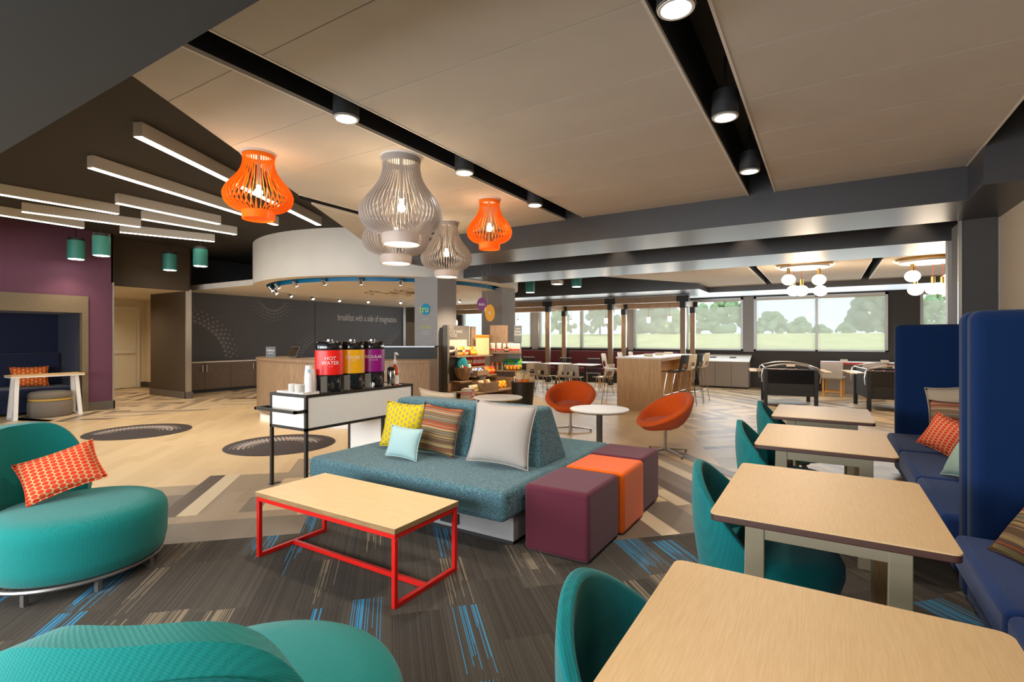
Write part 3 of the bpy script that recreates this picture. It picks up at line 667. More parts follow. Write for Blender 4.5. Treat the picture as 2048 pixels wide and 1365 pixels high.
# teal cylinder lights
for x, y, z, lb in ((-12.1, 3.87, 2.95, 'leftmost teal cylinder lamp in front of the plum wall'), (-11.199, 3.948, 2.95, 'higher teal cylinder lamp at the right edge of the plum wall'), (-12.301, 5.583, 2.95, 'teal cylinder lamp in front of the dark wall above the hallway'), (-11.077, 5.606, 2.95, 'rightmost teal cylinder lamp of the left group'),
                    (-6.53, 11.5, 2.64, 'left teal cylinder lamp in front of the far soffit right of the drum'), (-5.1, 11.25, 2.69, 'right teal cylinder lamp in front of the far soffit right of the drum')):
    r = .135 if x < -8 else .12
    t = thing('teal_cylinder_light', lb, 'ceiling lamp', (x, y, z))
    b = B(); b.lathe([(r*.9, .01), (r, .0), (r, .35), (r*.9, .352)], n=28); ob('shade', b, 'teal_can', t)
    b = B(); b.lathe([(r*.85, -.002), (r*.85, .006)], n=24); ob('lens', b, 'lamp_lens', t)
    b = B(); b.lathe([(r*.93, .352), (r*.93, .40)], n=24); b.cyl((0, 0, .40), (0, 0, ZD-z-.001), .012, n=8); ob('stem', b, 'black', t)
    light('teal_can_beam', 'SPOT', (x, y, z-.03), 26, WARM, spot_size=R(120), spot_blend=.9, shadow_soft_size=.08)
t = thing('white_ceiling_box_light', 'small pale square ceiling lamp between the two far teal cylinders', 'ceiling lamp', (-5.95, 11.9, 2.86))
b = B(); b.box(-.12, .12, -.12, .12, 0, .1); ob('housing', b, 'housing', t); b = B(); b.cyl((0, 0, .1), (0, 0, ZD-2.86-.001), .012, n=8); ob('stem', b, 'black', t)
b = B(); b.box(-.1, .1, -.1, .1, -.004, 0); ob('lens', b, 'lamp_lens', t)
for x, y in ((-5.3, 8.2), (-5.2, 9.3)): light('market_accent', 'SPOT', (x, y, 2.6), 130, WARM, (0, R(28), PI*.05), spot_size=R(80), spot_blend=.8, shadow_soft_size=.06)  # accent spots added to brighten the snack shelves, no track head here
light('lobby_fill', 'SPOT', (-8.6, 3.6, 3.35), 120, SOFT, spot_size=R(150), spot_blend=1, shadow_soft_size=.4)  # fill spots added among the linear lights, no lamp of their own
light('lobby_fill', 'SPOT', (-6.8, 4.4, 3.35), 120, SOFT, spot_size=R(150), spot_blend=1, shadow_soft_size=.4)
for x, y in ((-15.8, 5.4), (-14.5, 5.4)):
    t = thing('recessed_downlight', 'recessed lamp in the pale hallway ceiling, %s one' % ('far' if x < -15 else 'near'), 'ceiling lamp', (x, y, 2.572))
    b = B(); b.lathe([(.09, -.002), (.09, .007)], n=20); ob('lens', b, 'lamp_lens', t)
    b = B(); b.lathe([(.105, -.003), (.105, .0075)], n=20); ob('rim', b, 'white', t)
    light('hall_beam', 'SPOT', (x, y, 2.54), 42, WARM, spot_size=R(150), spot_blend=.9, shadow_soft_size=.08)

# drum track heads
angs = [150, 168, 186, 204, 222, 238, 254, 270, 286, 302, 318, 110, 90, 70, 50, 30, 130]
for i, a in enumerate(angs):
    x, y = DC[0]+2.845*math.cos(R(a)), DC[1]+2.845*math.sin(R(a))
    lb = ('spotlight on the near arc of the blue ring, %s from the left' % ORD[i-1]) if 0 < i < 11 else ('spotlight at the left end of the blue ring' if i == 0 else 'spotlight on the far arc of the blue ring, %s from the left' % ORD[5-[110, 90, 70, 50, 30, 130].index(a)-(0) if a != 130 else 0])
    lb = 'spotlight on the far arc of the blue ring, %s from the left' % ORD[[130, 110, 90, 70, 50, 30].index(a)] if a < 140 else lb
    t = thing('track_spotlight', 'small silver '+lb, 'spotlight', (x, y, 2.57), R(a), 'spotlights round the drum ceiling')
    b = B(); b.cyl((0, 0, .06), (0, 0, .229), .012, n=8); ob('stem', b, 'silver', t)
    b = B(); b.cyl((.03, 0, .08), (-.05, 0, -.02), .035, .04, 14); ob('head', b, 'silver', t)
    b = B(); b.cyl((-.05, 0, -.02), (-.054, 0, -.025), .034, .034, 14); ob('lens', b, 'lamp_lens', t)
for a in (150, 180, 215, 250, 290, 330, 20, 60, 110):
    x, y = DC[0]+2.3*math.cos(R(a)), DC[1]+2.3*math.sin(R(a))
    light('track_beam', 'SPOT', (x, y, 2.50), 26, WARM, spot_size=R(125), spot_blend=.9, shadow_soft_size=.05)

# slatted onion pendants
def pendant(x, y, s, H, n, m, label, nm, bp):
    t = thing(nm, label, 'pendant lamp', (x, y, 3.0-H), 0)
    prof = [(.45, 1.0), (.45, .92), (.46, .84), (.52, .74), (.66, .63), (.86, .51), (.985, .40), (1.0, .33), (.94, .24), (.78, .17), (.58, .135), (.46, .115)]
    # smooth the profile
    pts = []
    for i in range(len(prof)-1):
        p0 = prof[max(i-1, 0)]; p1 = prof[i]; p2 = prof[i+1]; p3 = prof[min(i+2, len(prof)-1)]
        for k in range(4):
            q = k/4; pts.append(tuple(.5*((2*p1[j])+(-p0[j]+p2[j])*q+(2*p0[j]-5*p1[j]+4*p2[j]-p3[j])*q*q+(-p0[j]+3*p1[j]-3*p2[j]+p3[j])*q**3) for j in (0, 1)))
    pts.append(prof[-1])
    b = B()
    for k in range(n):
        a = 2*PI*k/n; ca, sa = math.cos(a), math.sin(a); tx, ty = -sa, ca
        vs = []
        for i, (r, z) in enumerate(pts):
            j0, j1 = max(i-1, 0), min(i+1, len(pts)-1); dr = pts[j1][0]-pts[j0][0]; dz = pts[j1][1]-pts[j0][1]; dz *= H/s
            ll = math.hypot(dr, dz); nr, nz = (-dz/ll, dr/ll)
            if nr < 0: nr, nz = -nr, -nz
            hw = .0030; dp = (.017 if 'orange' in nm else .020)*(.35+.65*min(1, max(0, r-.45)/.3))
            for sg, o in ((-1, 0), (1, 0), (1, -dp), (-1, -dp)):
                rr = r*s+nr*o; zz = z*H+nz*o
                vs.append((ca*rr+tx*hw*sg, sa*rr+ty*hw*sg, zz))
        m_ = len(pts)
        fs = [(4*i+j, 4*i+(j+1) % 4, 4*(i+1)+(j+1) % 4, 4*(i+1)+j) for i in range(m_-1) for j in range(4)]
        b.add(vs, fs)
    ob('slats', b, m, t)
    r = .45*s
    b = B(); b.lathe([(r+.002, .915*H), (r+.004, H-.012), (r-.006, H-.012), (r-.008, .915*H), (r+.002, .915*H)], n=40); ob('neck_band', b, m, t)
    b = B(); b.lathe([(r+.004, .0), (r+.006, .125*H), (r-.004, .125*H), (r-.006, .0), (r+.004, 0)], n=40); ob('bottom_ring', b, m, t)
    b = B(); b.lathe([(r-.012, .012), (r-.012, .018)], n=32); ob('bottom_diffuser', b, 'globe' if 'grey' in nm else 'slat_orange', t)
    b = B(); b.lathe([(r*1.15, H-.012), (r*1.15, H-.001)], n=40); ob('ceiling_plate', b, 'white', t)
    b = B(); b.cyl((0, 0, .5*H), (0, 0, H-.012), .012, n=10); ob('lamp_stem', b, 'silver', t)
    b = B(); b.sphere((0, 0, .42*H), .034, 14, 10); b.cyl((0, 0, .45*H), (0, 0, .52*H), .018, n=10); ob('bulb', b, 'bulb', t)
    light('pendant_bulb', 'POINT', (x, y, 3.0-H+.42*H), bp, (1, .74, .46), shadow_soft_size=.05)
pendant(-4.05, 2.516, .272, .555, 40, 'slat_orange', 'orange slatted onion pendant at the left, hanging near the long linear light', 'orange_onion_pendant', 9)
pendant(-3.197, 4.708, .252, .555, 40, 'slat_orange', 'orange slatted onion pendant at the right of the grey ones', 'orange_onion_pendant', 7)
pendant(-3.088, 3.207, .353, .75, 56, 'slat_grey', 'largest looking grey slatted onion pendant, nearest of the three grey ones', 'grey_onion_pendant', 12)
pendant(-3.93, 4.0, .353, .75, 56, 'slat_grey', 'grey slatted onion pendant half hidden behind the nearest grey one', 'grey_onion_pendant', 10)
pendant(-4.306, 5.32, .34, .735, 56, 'slat_grey', 'grey slatted onion pendant right behind, between the grey and orange ones', 'grey_onion_pendant', 9)

# globe clusters
def cluster(c, gl, label, lab2):
    t = thing('globe_chandelier', label, 'chandelier', (c[0], c[1], 2.70))
    b = B(); b.lathe([(.40, .13), (.50, .125), (.47, .09), (.40, .085), (.40, .13)], n=48); ob('brass_canopy_ring', b, 'brass', t)
    b = B(); b.lathe([(.41, .06), (.41, .09)], n=40); ob('canopy_plate', b, 'white', t)
    for x, y, z in gl:
        g = B(); g.sphere((x-c[0], y-c[1], z-2.70), .115, 20, 12, .86); go = ob('globe', g, 'globe', t)
        g = B(); g.cyl((x-c[0], y-c[1], z-2.70+.09), (x-c[0], y-c[1], z-2.70+.21), .03, n=12); ob('socket', g, 'brass', go)
        g = B(); g.cyl((x-c[0], y-c[1], z-2.70+.2), (x-c[0], y-c[1], .08), .004, n=6); ob('cord', g, 'cord_red', go)
    light('cluster_glow', 'POINT', (c[0], c[1], 2.28), 34, (1, .78, .55), shadow_soft_size=.3)
cluster((-.33, 10.95), [(-.569, 10.573, 2.521), (-.491, 10.621, 2.32), (-.366, 10.698, 2.32), (-.094, 10.866, 2.521), (-.07, 10.88, 2.32)], 'chandelier of five glowing globes under a brass oval plate, left of the two', 'left')
cluster((1.52, 11.25), [(1.283, 11.068, 2.518), (1.327, 11.095, 2.285), (1.585, 11.262, 2.303), (1.72, 11.326, 2.303), (1.833, 11.407, 2.475)], 'chandelier of glowing globes with red cords, right one beside the grey pier', 'right')

# ================================================================== FURNITURE
# ---- coffee table
t = thing('coffee_table', 'low rectangular coffee table with oak top on a red metal frame', 'coffee table', (-2.57, 2.24, .006))
b = B(); b.box(-.63, .63, -.275, .275, .400, .4295); ob('tabletop', b, 'ply', t, bevel=.002, seg=1)
b = B(); b.box(-.63, .63, -.275, .275, .4297, .4315); ob('top_veneer', b, 'oak_x', t)
w_ = .026; b = B()
X0, X1, Y0, Y1 = -.625, .625, -.27, .27
for y in (Y0, Y1-w_): b.box(X0, X1, y, y+w_, .372, .3995)
for x in (X0, X1-w_):
    b.box(x, x+w_, Y0+w_, Y1-w_, .372, .3995); b.box(x, x+w_, Y0+w_, Y1-w_, 0, w_)
b.box(X0+w_, X1-w_, -w_/2, w_/2, 0, w_); ob('frame', b, 'red_metal', t, bevel=.002, seg=1)
for x in (X0, X1-w_):
    for y in (Y0, Y1-w_): b = B(); b.box(x, x+w_, y, y+w_, 0, .372); ob('leg', b, 'red_metal', t, bevel=.002, seg=1)

# ---- sofa
def rbox(x0, x1, y0, y1, z0, z1, top=None, n=2):
    b = B()
    if top is None: return b.box(x0, x1, y0, y1, z0, z1)
    a0, a1, c0, c1 = top
    vs = [(x0, y0, z0), (x1, y0, z0), (x1, y1, z0), (x0, y1, z0), (a0, c0, z1), (a1, c0, z1), (a1, c1, z1), (a0, c1, z1)]
    return b.add(vs, [(3, 2, 1, 0), (4, 5, 6, 7), (0, 1, 5, 4), (1, 2, 6, 5), (2, 3, 7, 6), (3, 0, 4, 7)])
t = thing('double_sided_sofa', 'blue green tweed double-sided sofa bench with a central backrest', 'sofa', (-2.8, 3.8, .006))
wp('seat', rbox(-3.79, -1.79, 2.80, 4.74, .225, .43), 'tweed', t, bevel=.045, seg=5)
wp('backrest', rbox(-3.60, -2.62, 3.50, 4.00, .42, .87, (-3.56, -2.62, 3.64, 3.88)), 'tweed', t, bevel=.03, seg=4)
wp('backrest', rbox(-2.615, -1.90, 3.50, 4.00, .42, .87, (-2.615, -1.99, 3.64, 3.88)), 'tweed', t, bevel=.03, seg=4)
b = B(); b.box(-3.5, -1.83, 2.99, 4.60, .045, .224); pl = wp('plinth', b, 'pier', t)
b = B(); b.box(-3.48, -1.85, 3.02, 4.58, .0, .045); wp('toe_kick', b, 'black', t)
b = B(); b.box(-2.47, -2.30, 2.975, 2.99, .075, .15); wp('power_outlet', b, 'black', t)

def pillow(name, w, h, th, loc, rot, m, label, group=None, piping=None, nub=1.0):
    """rot = (lean back, roll, yaw); local x = width, y = height, z = thickness; origin at the lower edge"""
    t = thing(name, label, 'pillow', loc, 0, group)
    n = 16; b = B()
    def f(s, sg):
        def g(a, c):
            u = a*2-1; v = c*2-1
            x = w/2*u*(1-.09*(1-v*v)*1.0*nub); y = h/2*v*(1-.09*(1-u*u)*nub)
            z = sg*th/2*((1-abs(u)**2.6)*(1-abs(v)**2.6))**.62
            return (x, y+h*.46, z)
        return g
    b.grid(f(0, 1), n, n); b.grid(f(0, -1), n, n)
    me = b.mesh(name, [M[m]], 80)
    bm = bmesh.new(); bm.from_mesh(me); bmesh.ops.remove_doubles(bm, verts=bm.verts, dist=.0004); bmesh.ops.recalc_face_normals(bm, faces=bm.faces); bm.to_mesh(me); bm.free()
    o = bpy.data.objects.new('cover', me); COL.objects.link(o); o.parent = t
    mt = Matrix.Rotation(rot[2], 4, 'Z') @ Matrix.Rotation(PI/2-rot[0], 4, 'X') @ Matrix.Rotation(rot[1], 4, 'Z')
    pts = []
    for i in range(64):
        q = i/64*4; k = int(q); a = (q-k)*2-1
        u, v = [(a, -1), (1, a), (-a, 1), (-1, -a)][k]
        pts.append((w/2*u*(1-.09*(1-v*v)*nub), h/2*v*(1-.09*(1-u*u)*nub)+h*.46, 0))
    p = B(); p.tube(pts, .0045, 6, True); po = ob('piping', p, piping or m, t)
    zmin = min((mt @ v.co).z for v in me.vertices)
    ml = Matrix.Translation((0, 0, -zmin)) @ mt; o.matrix_local = ml; po.matrix_local = ml
    return t
zs = .436
pillow('throw_pillow', .42, .42, .13, (-3.30, 3.40, zs), (R(14), R(-3), R(12)), 'yellow_print', 'yellow printed square pillow leaning on the left of the tweed sofa back')
pillow('throw_pillow', .42, .42, .13, (-2.87, 3.38, zs), (R(14), R(-5), R(5)), 'stripe', 'thin striped brown square pillow in the middle of the tweed sofa', piping='edge_brown')
pillow('throw_pillow', .33, .26, .11, (-3.03, 3.14, zs), (R(16), R(-3), R(5)), 'aqua', 'small pale aqua pillow at the front of the yellow and striped ones')
pillow('throw_pillow', .54, .50, .16, (-2.20, 3.34, zs), (R(16), R(-3), R(8)), 'linen', 'large grey linen square pillow at the right end of the tweed sofa')
pillow('throw_pillow', .50, .48, .15, (-3.42, 4.16, zs), (R(14), R(3), R(178)), 'linen_warm', 'beige pillow whose top edge shows behind the left end of the tweed sofa back')

# ---- ottomans
def cube(name, x0, x1, y0, y1, m, label, top=.455):
    t = thing(name, label, 'ottoman', ((x0+x1)/2, (y0+y1)/2, .004))
    hx, hy = (x1-x0)/2, (y1-y0)/2
    b = B(); b.box(-hx, hx, -hy, hy, .004, top); ob('upholstered_body', b, m, t, bevel=.03, seg=5)
    b = B(); b.box(-hx+.03, hx-.03, -hy+.03, hy-.03, 0, .02); ob('foot_plate', b, 'black', t)
cube('cube_ottoman', -1.75, -1.275, 2.995, 3.56, 'plum', 'plum cube ottoman nearest the coffee table, front of the row of three')
cube('cube_ottoman', -1.73, -1.25, 3.585, 4.08, 'orange_cloth', 'bright orange cube ottoman between the two plum ones')
cube('cube_ottoman', -1.75, -1.27, 4.105, 4.58, 'plum', 'plum cube ottoman farthest back, behind the orange one')

# ---- coffee console
t = thing('coffee_console', 'long white console on a dark metal frame holding the coffee urns', 'console', (-4.41, 3.76, .0))
x0, x1, y0, y1 = -4.69, -4.13, 3.03, 4.48; f_ = .028; b = B()
for x in (x0, x1-f_):
    b.box(x, x+f_, y0, y1, .888, .915).box(x, x+f_, y0, y1, .575, .602)
for y in (y0, y1-f_): b.box(x0+f_, x1-f_, y, y+f_, .888, .915).box(x0+f_, x1-f_, y, y+f_, .575, .602)
wp('frame', b, 'black_metal', t)
for x in (x0, x1-f_):
    for y, z in ((y0, 0), (4.0, 0), (y1-f_, 0)):
        b = B(); b.box(x, x+f_, y, y+f_, z, .888 if y != 4.0 else .575); wp('leg', b, 'black_metal', t)
b = B()
for x in (x0, x1-f_): b.box(x-.012, x+f_+.012, y0-.012, y0+.10, 0, .006)
wp('foot_plate', b, 'black_metal', t)
b = B(); b.box(x1-.012, x1-.004, y0+f_, y1-f_, .602, .888).box(x0+f_, x1-f_, y0+.008, y0+.016, .602, .888).box(x0+.004, x0+.012, y0+f_, y1-f_, .602, .888).box(x0+f_, x1-f_, y1-.016, y1-.008, .602, .888); wp('side_panels', b, 'white', t)
b = B(); b.box(x0+f_, x1-f_, 4.01, 4.02, .0, .575).box(x1-.02, x1-.012, 4.03, y1-f_, .0, .575).box(x0+.012, x0+.02, 4.03, y1-f_, 0, .575); wp('cabinet_panel', b, 'white', t)
b = B(); b.box(x0+f_, x1-f_, y0+f_, y1-f_, .885, .902); wp('countertop', b, 'white', t)
b = B(); b.box(x0-.05, x0-.026, y0-.13, y0+.0, .755, .782).box(x0-.05, x1+.02, y0-.13, y0-.105, .755, .782).box(x1-.004, x1+.02, y0-.13, y0+.0, .755, .782).box(x0-.05, x0, y0-.0, y0+.02, .755, .782).box(x1-.02, x1+.02, y0-.02, y0, .755, .782); wp('towel_rail', b, 'black_metal', t)
CT = .9025
def urn(x, y, m, words, label, sub=None):
    yaw = R(-28)
    t = thing('coffee_urn', label, 'coffee urn', (x, y, CT), yaw)
    b = B(); b.lathe([(.13, 0), (.135, .01), (.135, .175), (.125, .18)], n=36); ob('lower_body', b, 'gloss_black', t)
    b = B(); b.lathe([(.1365, .18), (.138, .182), (.138, .425), (.1365, .427)], n=40); ob('label_band', b, m, t)
    b = B(); b.lathe([(.132, .427), (.134, .435), (.132, .495), (.12, .515), (.03, .522)], n=36); ob('lid', b, 'gloss_black', t)
    b = B(); b.cyl((.02, 0, .515), (.02, 0, .535), .03, n=14); b.box(-.10, .06, -.014, .014, .518, .530); ob('lid_handle', b, 'chrome', t)
    b = B(); b.box(.125, .165, -.035, .035, .10, .178); b.cyl((.165, 0, .06), (.165, 0, .12), .014, n=10); ob('tap', b, 'gloss_black', t)
    b = B(); b.box(.122, .137, -.105, -.045, .01, .165); ob('sight_panel', b, 'silver', t)
    mt = Matrix.Rotation(PI/2, 4, 'Z') @ Matrix.Rotation(PI/2, 4, 'X')
    for i, s in enumerate(words):
        text(s, .052 if len(s) < 6 else .046, Matrix.Rotation(R(-6), 4, 'Z') @ Matrix.Translation((.1390, 0, 0)) @ mt @ Matrix.Translation((0, .345 - i*.046, 0)), None, 'white_text', bend=.139).parent = t
    text(sub or 'any time', .014, Matrix.Rotation(R(-6), 4, 'Z') @ Matrix.Translation((.1390, 0, 0)) @ mt @ Matrix.Translation((0, .345 - len(words)*.046+.012, 0)), None, 'white_text', bend=.139).parent = t
    text('top\ncoffee', .018, Matrix.Rotation(R(28), 4, 'Z') @ Matrix.Translation((.1355, 0, 0)) @ mt @ Matrix.Translation((0, .12, 0)), None, 'grey_text', bend=.1355).parent = t
urn(-4.30, 3.43, 'lab_red', ['HOT', 'WATER'], 'black urn with a red HOT WATER label on the console', 'for tea')
urn(-4.30, 3.715, 'lab_gold', ['DECAF'], 'black urn with a golden yellow DECAF label between the red and purple ones', 'smooth')
urn(-4.30, 4.0, 'lab_purple', ['REGULAR'], 'black urn with a purple REGULAR label, right of the yellow one', 'freshly brewed')
# tray, cups, lids
t = thing('white_tray', 'low white tray under the cups and lids at the left end of the console', 'tray', (-4.42, 3.12, CT))
b = B(); b.box(-.22, .19, -.05, .14, 0, .028); ob('tray_body', b, 'white_plastic', t, bevel=.004)
def cupstack(x, y, k, label, top=True):
    z0 = CT+.0285
    for i in range(k):
        z = z0+i*.0105; lastc = (i == k-1); nth = ORD[i]
        b = B(); b.lathe([(.040, 0), (.040, .004), (.0385, .006), (.030, .105), (.0295, .108)], (0, 0, 0), 24)
        c = ob('paper_cup', b, 'paper'); c.location = (x, y, z); c['category'] = 'paper cup'; c['group'] = 'upside-down paper cups stacked on the console' if not lastc else 'top cups of the stacks'
        c['label'] = ('white paper cup, %s from the bottom of the %s' % (nth, label.split(' at ')[0].split(' behind ')[0])) if not lastc else ('topmost white paper cup of the %s' % label)
        if lastc and top:
            pr = B()
            for dy, dz, r_ in ((0, .05, .009), (.008, .062, .006), (-.008, .064, .005), (.006, .04, .006)):
                pr.add([(.0372+dz*-.0858+.0016, dy+r_*math.cos(a), dz+r_*math.sin(a)) for a in [2*PI*q/10 for q in range(10)]], [tuple(range(10))])
            pr.xf(Matrix.Rotation(R(-35), 4, 'Z')); ob('blue_print', pr, 'cup_blue', c)
cupstack(-4.25, 3.15, 15, 'taller cup stack')
cupstack(-4.33, 3.25, 11, 'shorter cup stack', False)
for i in range(8):
    for j, (x, y) in enumerate(((-4.30, 3.085), (-4.42, 3.10))):
        b = B(); b.lathe([(.043, 0), (.044, .003), (.043, .006), (.038, .009)], n=24)
        o = ob('cup_lid', b, 'white_plastic'); o.location = (x, y, CT+.0285+i*.0095); o['category'] = 'cup lid'; o['group'] = 'stacked cup lids'; o['label'] = 'flat white cup lid, %s from the bottom of the %s stack on the tray' % (ORD[i], ('front', 'left')[j])
# syrup bottles, carafes
def bottle(x, y, label, amber):
    t = thing('syrup_pump_bottle', label, 'bottle', (x, y, CT), R(-20))
    b = B(); b.lathe([(.040, 0), (.045, .006), (.045, .15), (.038, .19), (.018, .235), (.017, .25)], n=22); ob('glass_body', b, 'syrup' if amber else 'gloss_black', t)
    b = B(); b.lathe([(.022, .25), (.023, .28), (.012, .29), (.008, .365)], n=16); ob('pump_collar', b, 'white_plastic', t)
    b = B(); b.tube([(0, 0, .355), (0, 0, .373), (.03, 0, .376), (.075, 0, .358)], .010, 8); ob('pump_spout', b, 'white_plastic', t)
    b = B(); b.box(.0435, .0465, -.026, .026, .02, .12); ob('paper_label', b, 'paper', t)
bottle(-4.25, 4.31, 'amber syrup bottle with white pump at the right end of the console', True)
bottle(-4.46, 4.28, 'syrup bottle with white pump behind the steel thermos', False)
bottle(-4.57, 4.17, 'syrup bottle with white pump half hidden by the purple urn', False)
for x, y, lb in ((-4.22, 4.215, 'steel thermos jug with black lid in front of the syrup bottles'), (-4.36, 4.19, 'steel thermos jug directly right of the purple urn')):
    t = thing('thermos_jug', lb, 'thermos', (x, y, CT), R(-70 if x > -4.3 else -110))
    b = B(); b.lathe([(.042, 0), (.045, .005), (.045, .16), (.040, .18)], n=24); ob('steel_body', b, 'stainless', t)
    b = B(); b.lathe([(.041, .18), (.042, .21), (.02, .225)], n=24); b.box(.03, .07, -.01, .01, .195, .21); ob('lid', b, 'gloss_black', t)
    b = B(); b.tube([(.043, 0, .19), (.075, 0, .18), (.08, 0, .10), (.045, 0, .05)], .007, 8); ob('handle', b, 'gloss_black', t)
t = thing('milk_jug', 'tiny chrome creamer jug in front of the purple urn', 'jug', (-4.16, 3.90, CT)); t.location.x = -4.175
b = B(); b.lathe([(.014, 0), (.016, .01), (.014, .05), (.009, .065), (.011, .075)], n=16); ob('jug_body', b, 'chrome', t)
b = B(); b.tube([(.012, 0, .06), (.024, 0, .05), (.022, 0, .03), (.014, 0, .022)], .002, 6); ob('handle', b, 'chrome', t)

# ---- lounge chairs
def lounge(loc, rz, label):
    t = thing('lounge_chair', label, 'armchair', loc, rz)
    # seat: round drum (local +x = forward)
    b = B(); pr = [(.02, .09), (.40, .09), (.425, .11), (.44, .18), (.445, .33), (.44, .37), (.425, .40), (.39, .42), (.30, .43), (.02, .435)]
    b.lathe(pr, (.02, 0, 0), 64, 1.0, 1.0); ob('seat', b, 'teal', t, ang=60)
    # back: arched shell wrapped round the rear
    nu, nv = 48, 14
    def sh(u, v):
        th = R(180) + (u*2-1)*R(49); s = abs(u*2-1)
        top = .43+.465*(max(0, 1-s**3.6))**.60
        z0 = .10; z = z0+(top-z0)*v
        return th, z, top
    def outer(u, v):
        th, z, top = sh(u, v); k = (z-.1)/.8
        r = .475+.025*math.sin(min(1, k)*PI*.8)+.02*k - .02*(1 if v > .97 else 0)
        return (math.cos(th)*r*1.02-.04, math.sin(th)*r, z)
    def inner_(u, v):
        th, z, top = sh(u, v); k = (z-.1)/.8
        r = .375+.0*math.sin(min(1, k)*PI)+.035*k
        return (math.cos(th)*r*1.02-.04, math.sin(th)*r, z-.004)
    b = B(); W = nu+1
    o0 = 0
    b.grid(outer, nu, nv); o1 = len(b.v); b.grid(inner_, nu, nv)
    fs = []
    for i in range(nu):      # top rounded by a mid ridge
        a0, a1 = nv*W+i, nv*W+i+1; c0, c1 = o1+nv*W+i, o1+nv*W+i+1
        fs.append((a0, a1, c1, c0)); fs.append((i+1, i, o1+i, o1+i+1))
    for j in range(nv):
        for e_ in (0, nu): a0, a1 = j*W+e_, (j+1)*W+e_; fs.append((a0, a1, o1+(j+1)*W+e_, o1+j*W+e_))
    b.f += fs; b.mi += [0]*len(fs)
    ob('backrest', b, 'teal', t, bevel=.028, seg=4, ang=50)
    # piping seam along the outer rim
    pts = []
    for i in range(49):
        x, y, z = outer(i/48, .93); pts.append((x*1.008, y*1.008, z))
    b = B(); b.tube(pts, .0035, 5); ob('seam', b, 'teal_chair', t)
    b = B(); b.tube([(.415*math.cos(a), .43*math.sin(a), .078) for a in [2*PI*i/48 for i in range(48)]], .012, 6, True); ob('base_ring', b, 'grey_metal', t)
    for a in (20, 70, 120, 180, 240, 290, 335):
        b = B(); b.box(-.013, .013, -.013, .013, 0, .08); ob('leg', b, 'grey_metal', t, loc=(.40*math.cos(R(a)), .415*math.sin(R(a)), 0))
    return t
lounge((-3.93, 1.27, .006), R(20), 'teal round lounge chair at the left edge, holding the coral dotted pillow')
lounge((-1.40, .825, .006), R(125), 'teal round lounge chair in the bottom foreground, seen from behind')
pillow('throw_pillow', .40, .29, .11, (-4.03, 1.25, .438), (R(34), R(20), R(64)), 'coral_dots', 'coral dotted oblong pillow on the teal lounge chair at the left')

# ---- teal dining chairs
def tub(loc, rz, label):
    t = thing('tub_chair', label, 'chair', loc, rz, None)
    b = B(); b.lathe([(.02, .28), (.20, .28), (.262, .31), (.28, .37), (.278, .42), (.262, .45), (.21, .468), (.02, .475)], (.05, 0, 0), 48, 1.0, .98); ob('seat', b, 'teal_chair', t, ang=60)
    nu, nv = 40, 12; W = nu+1
    def zt(s): return .46+.37*max(0, 1-(s*s+.008)**.80)
    def outer(u, v):
        th = R(180)+(u*2-1)*R(92); s = abs(u*2-1); z0 = .26; z = z0+(zt(s)-z0)*v; k = (z-.26)/.6
        r = .275+.045*math.sin(min(1, k*1.15)*PI*.62)-.03*max(0, k-.75)
        return (math.cos(th)*r*1.03, math.sin(th)*r*1.0, z)
    def inn(u, v):
        th = R(180)+(u*2-1)*R(92); s = abs(u*2-1); z0 = .27; z = z0+(zt(s)-.005-z0)*v; k = (z-.26)/.6
        r = .235+.045*math.sin(min(1, k*1.15)*PI*.62)-.03*max(0, k-.75)
        return (math.cos(th)*r*1.03, math.sin(th)*r*1.0, z)
    b = B(); b.grid(outer, nu, nv); o1 = len(b.v); b.grid(inn, nu, nv); fs = []
    for i in range(nu):
        fs.append((nv*W+i, nv*W+i+1, o1+nv*W+i+1, o1+nv*W+i)); fs.append((i+1, i, o1+i, o1+i+1))
    for j in range(nv):
        for e_ in (0, nu): fs.append((j*W+e_, (j+1)*W+e_, o1+(j+1)*W+e_, o1+j*W+e_))
    b.f += fs; b.mi += [0]*len(fs)
    ob('backrest', b, 'teal_chair', t, bevel=.016, seg=3, ang=50)
    b = B(); b.cyl((0, 0, .24), (0, 0, .285), .14, n=20); ob('seat_mount', b, 'grey_metal', t)
    for a in (45, 135, 225, 315):
        b = B(); b.cyl((.10*math.cos(R(a)), .10*math.sin(R(a)), .25), (.25*math.cos(R(a)), .25*math.sin(R(a)), 0), .014, .010, 10); ob('leg', b, 'grey_metal', t)
    return t
TY = [(1.17, 'nearest'), (2.65, 'second'), (4.25, 'third'), (5.70, 'farthest')]
c0 = tub((-.26, 1.24, .006), R(0), 'teal tub chair at the nearest oak table, its rounded back cropped at the bottom')
for (x, y), nm, r_ in (((-.25, 2.72), 'teal tub chair at the second oak table, seat showing under the tabletop', 0), ((-.26, 4.26), 'teal tub chair at the third oak table from the front', 0), ((-.26, 5.68), 'teal tub chair at the farthest oak table, smallest in view', 0)):
    dup(c0, (x, y, .006 if y < 4 else .0), R(r_), nm)

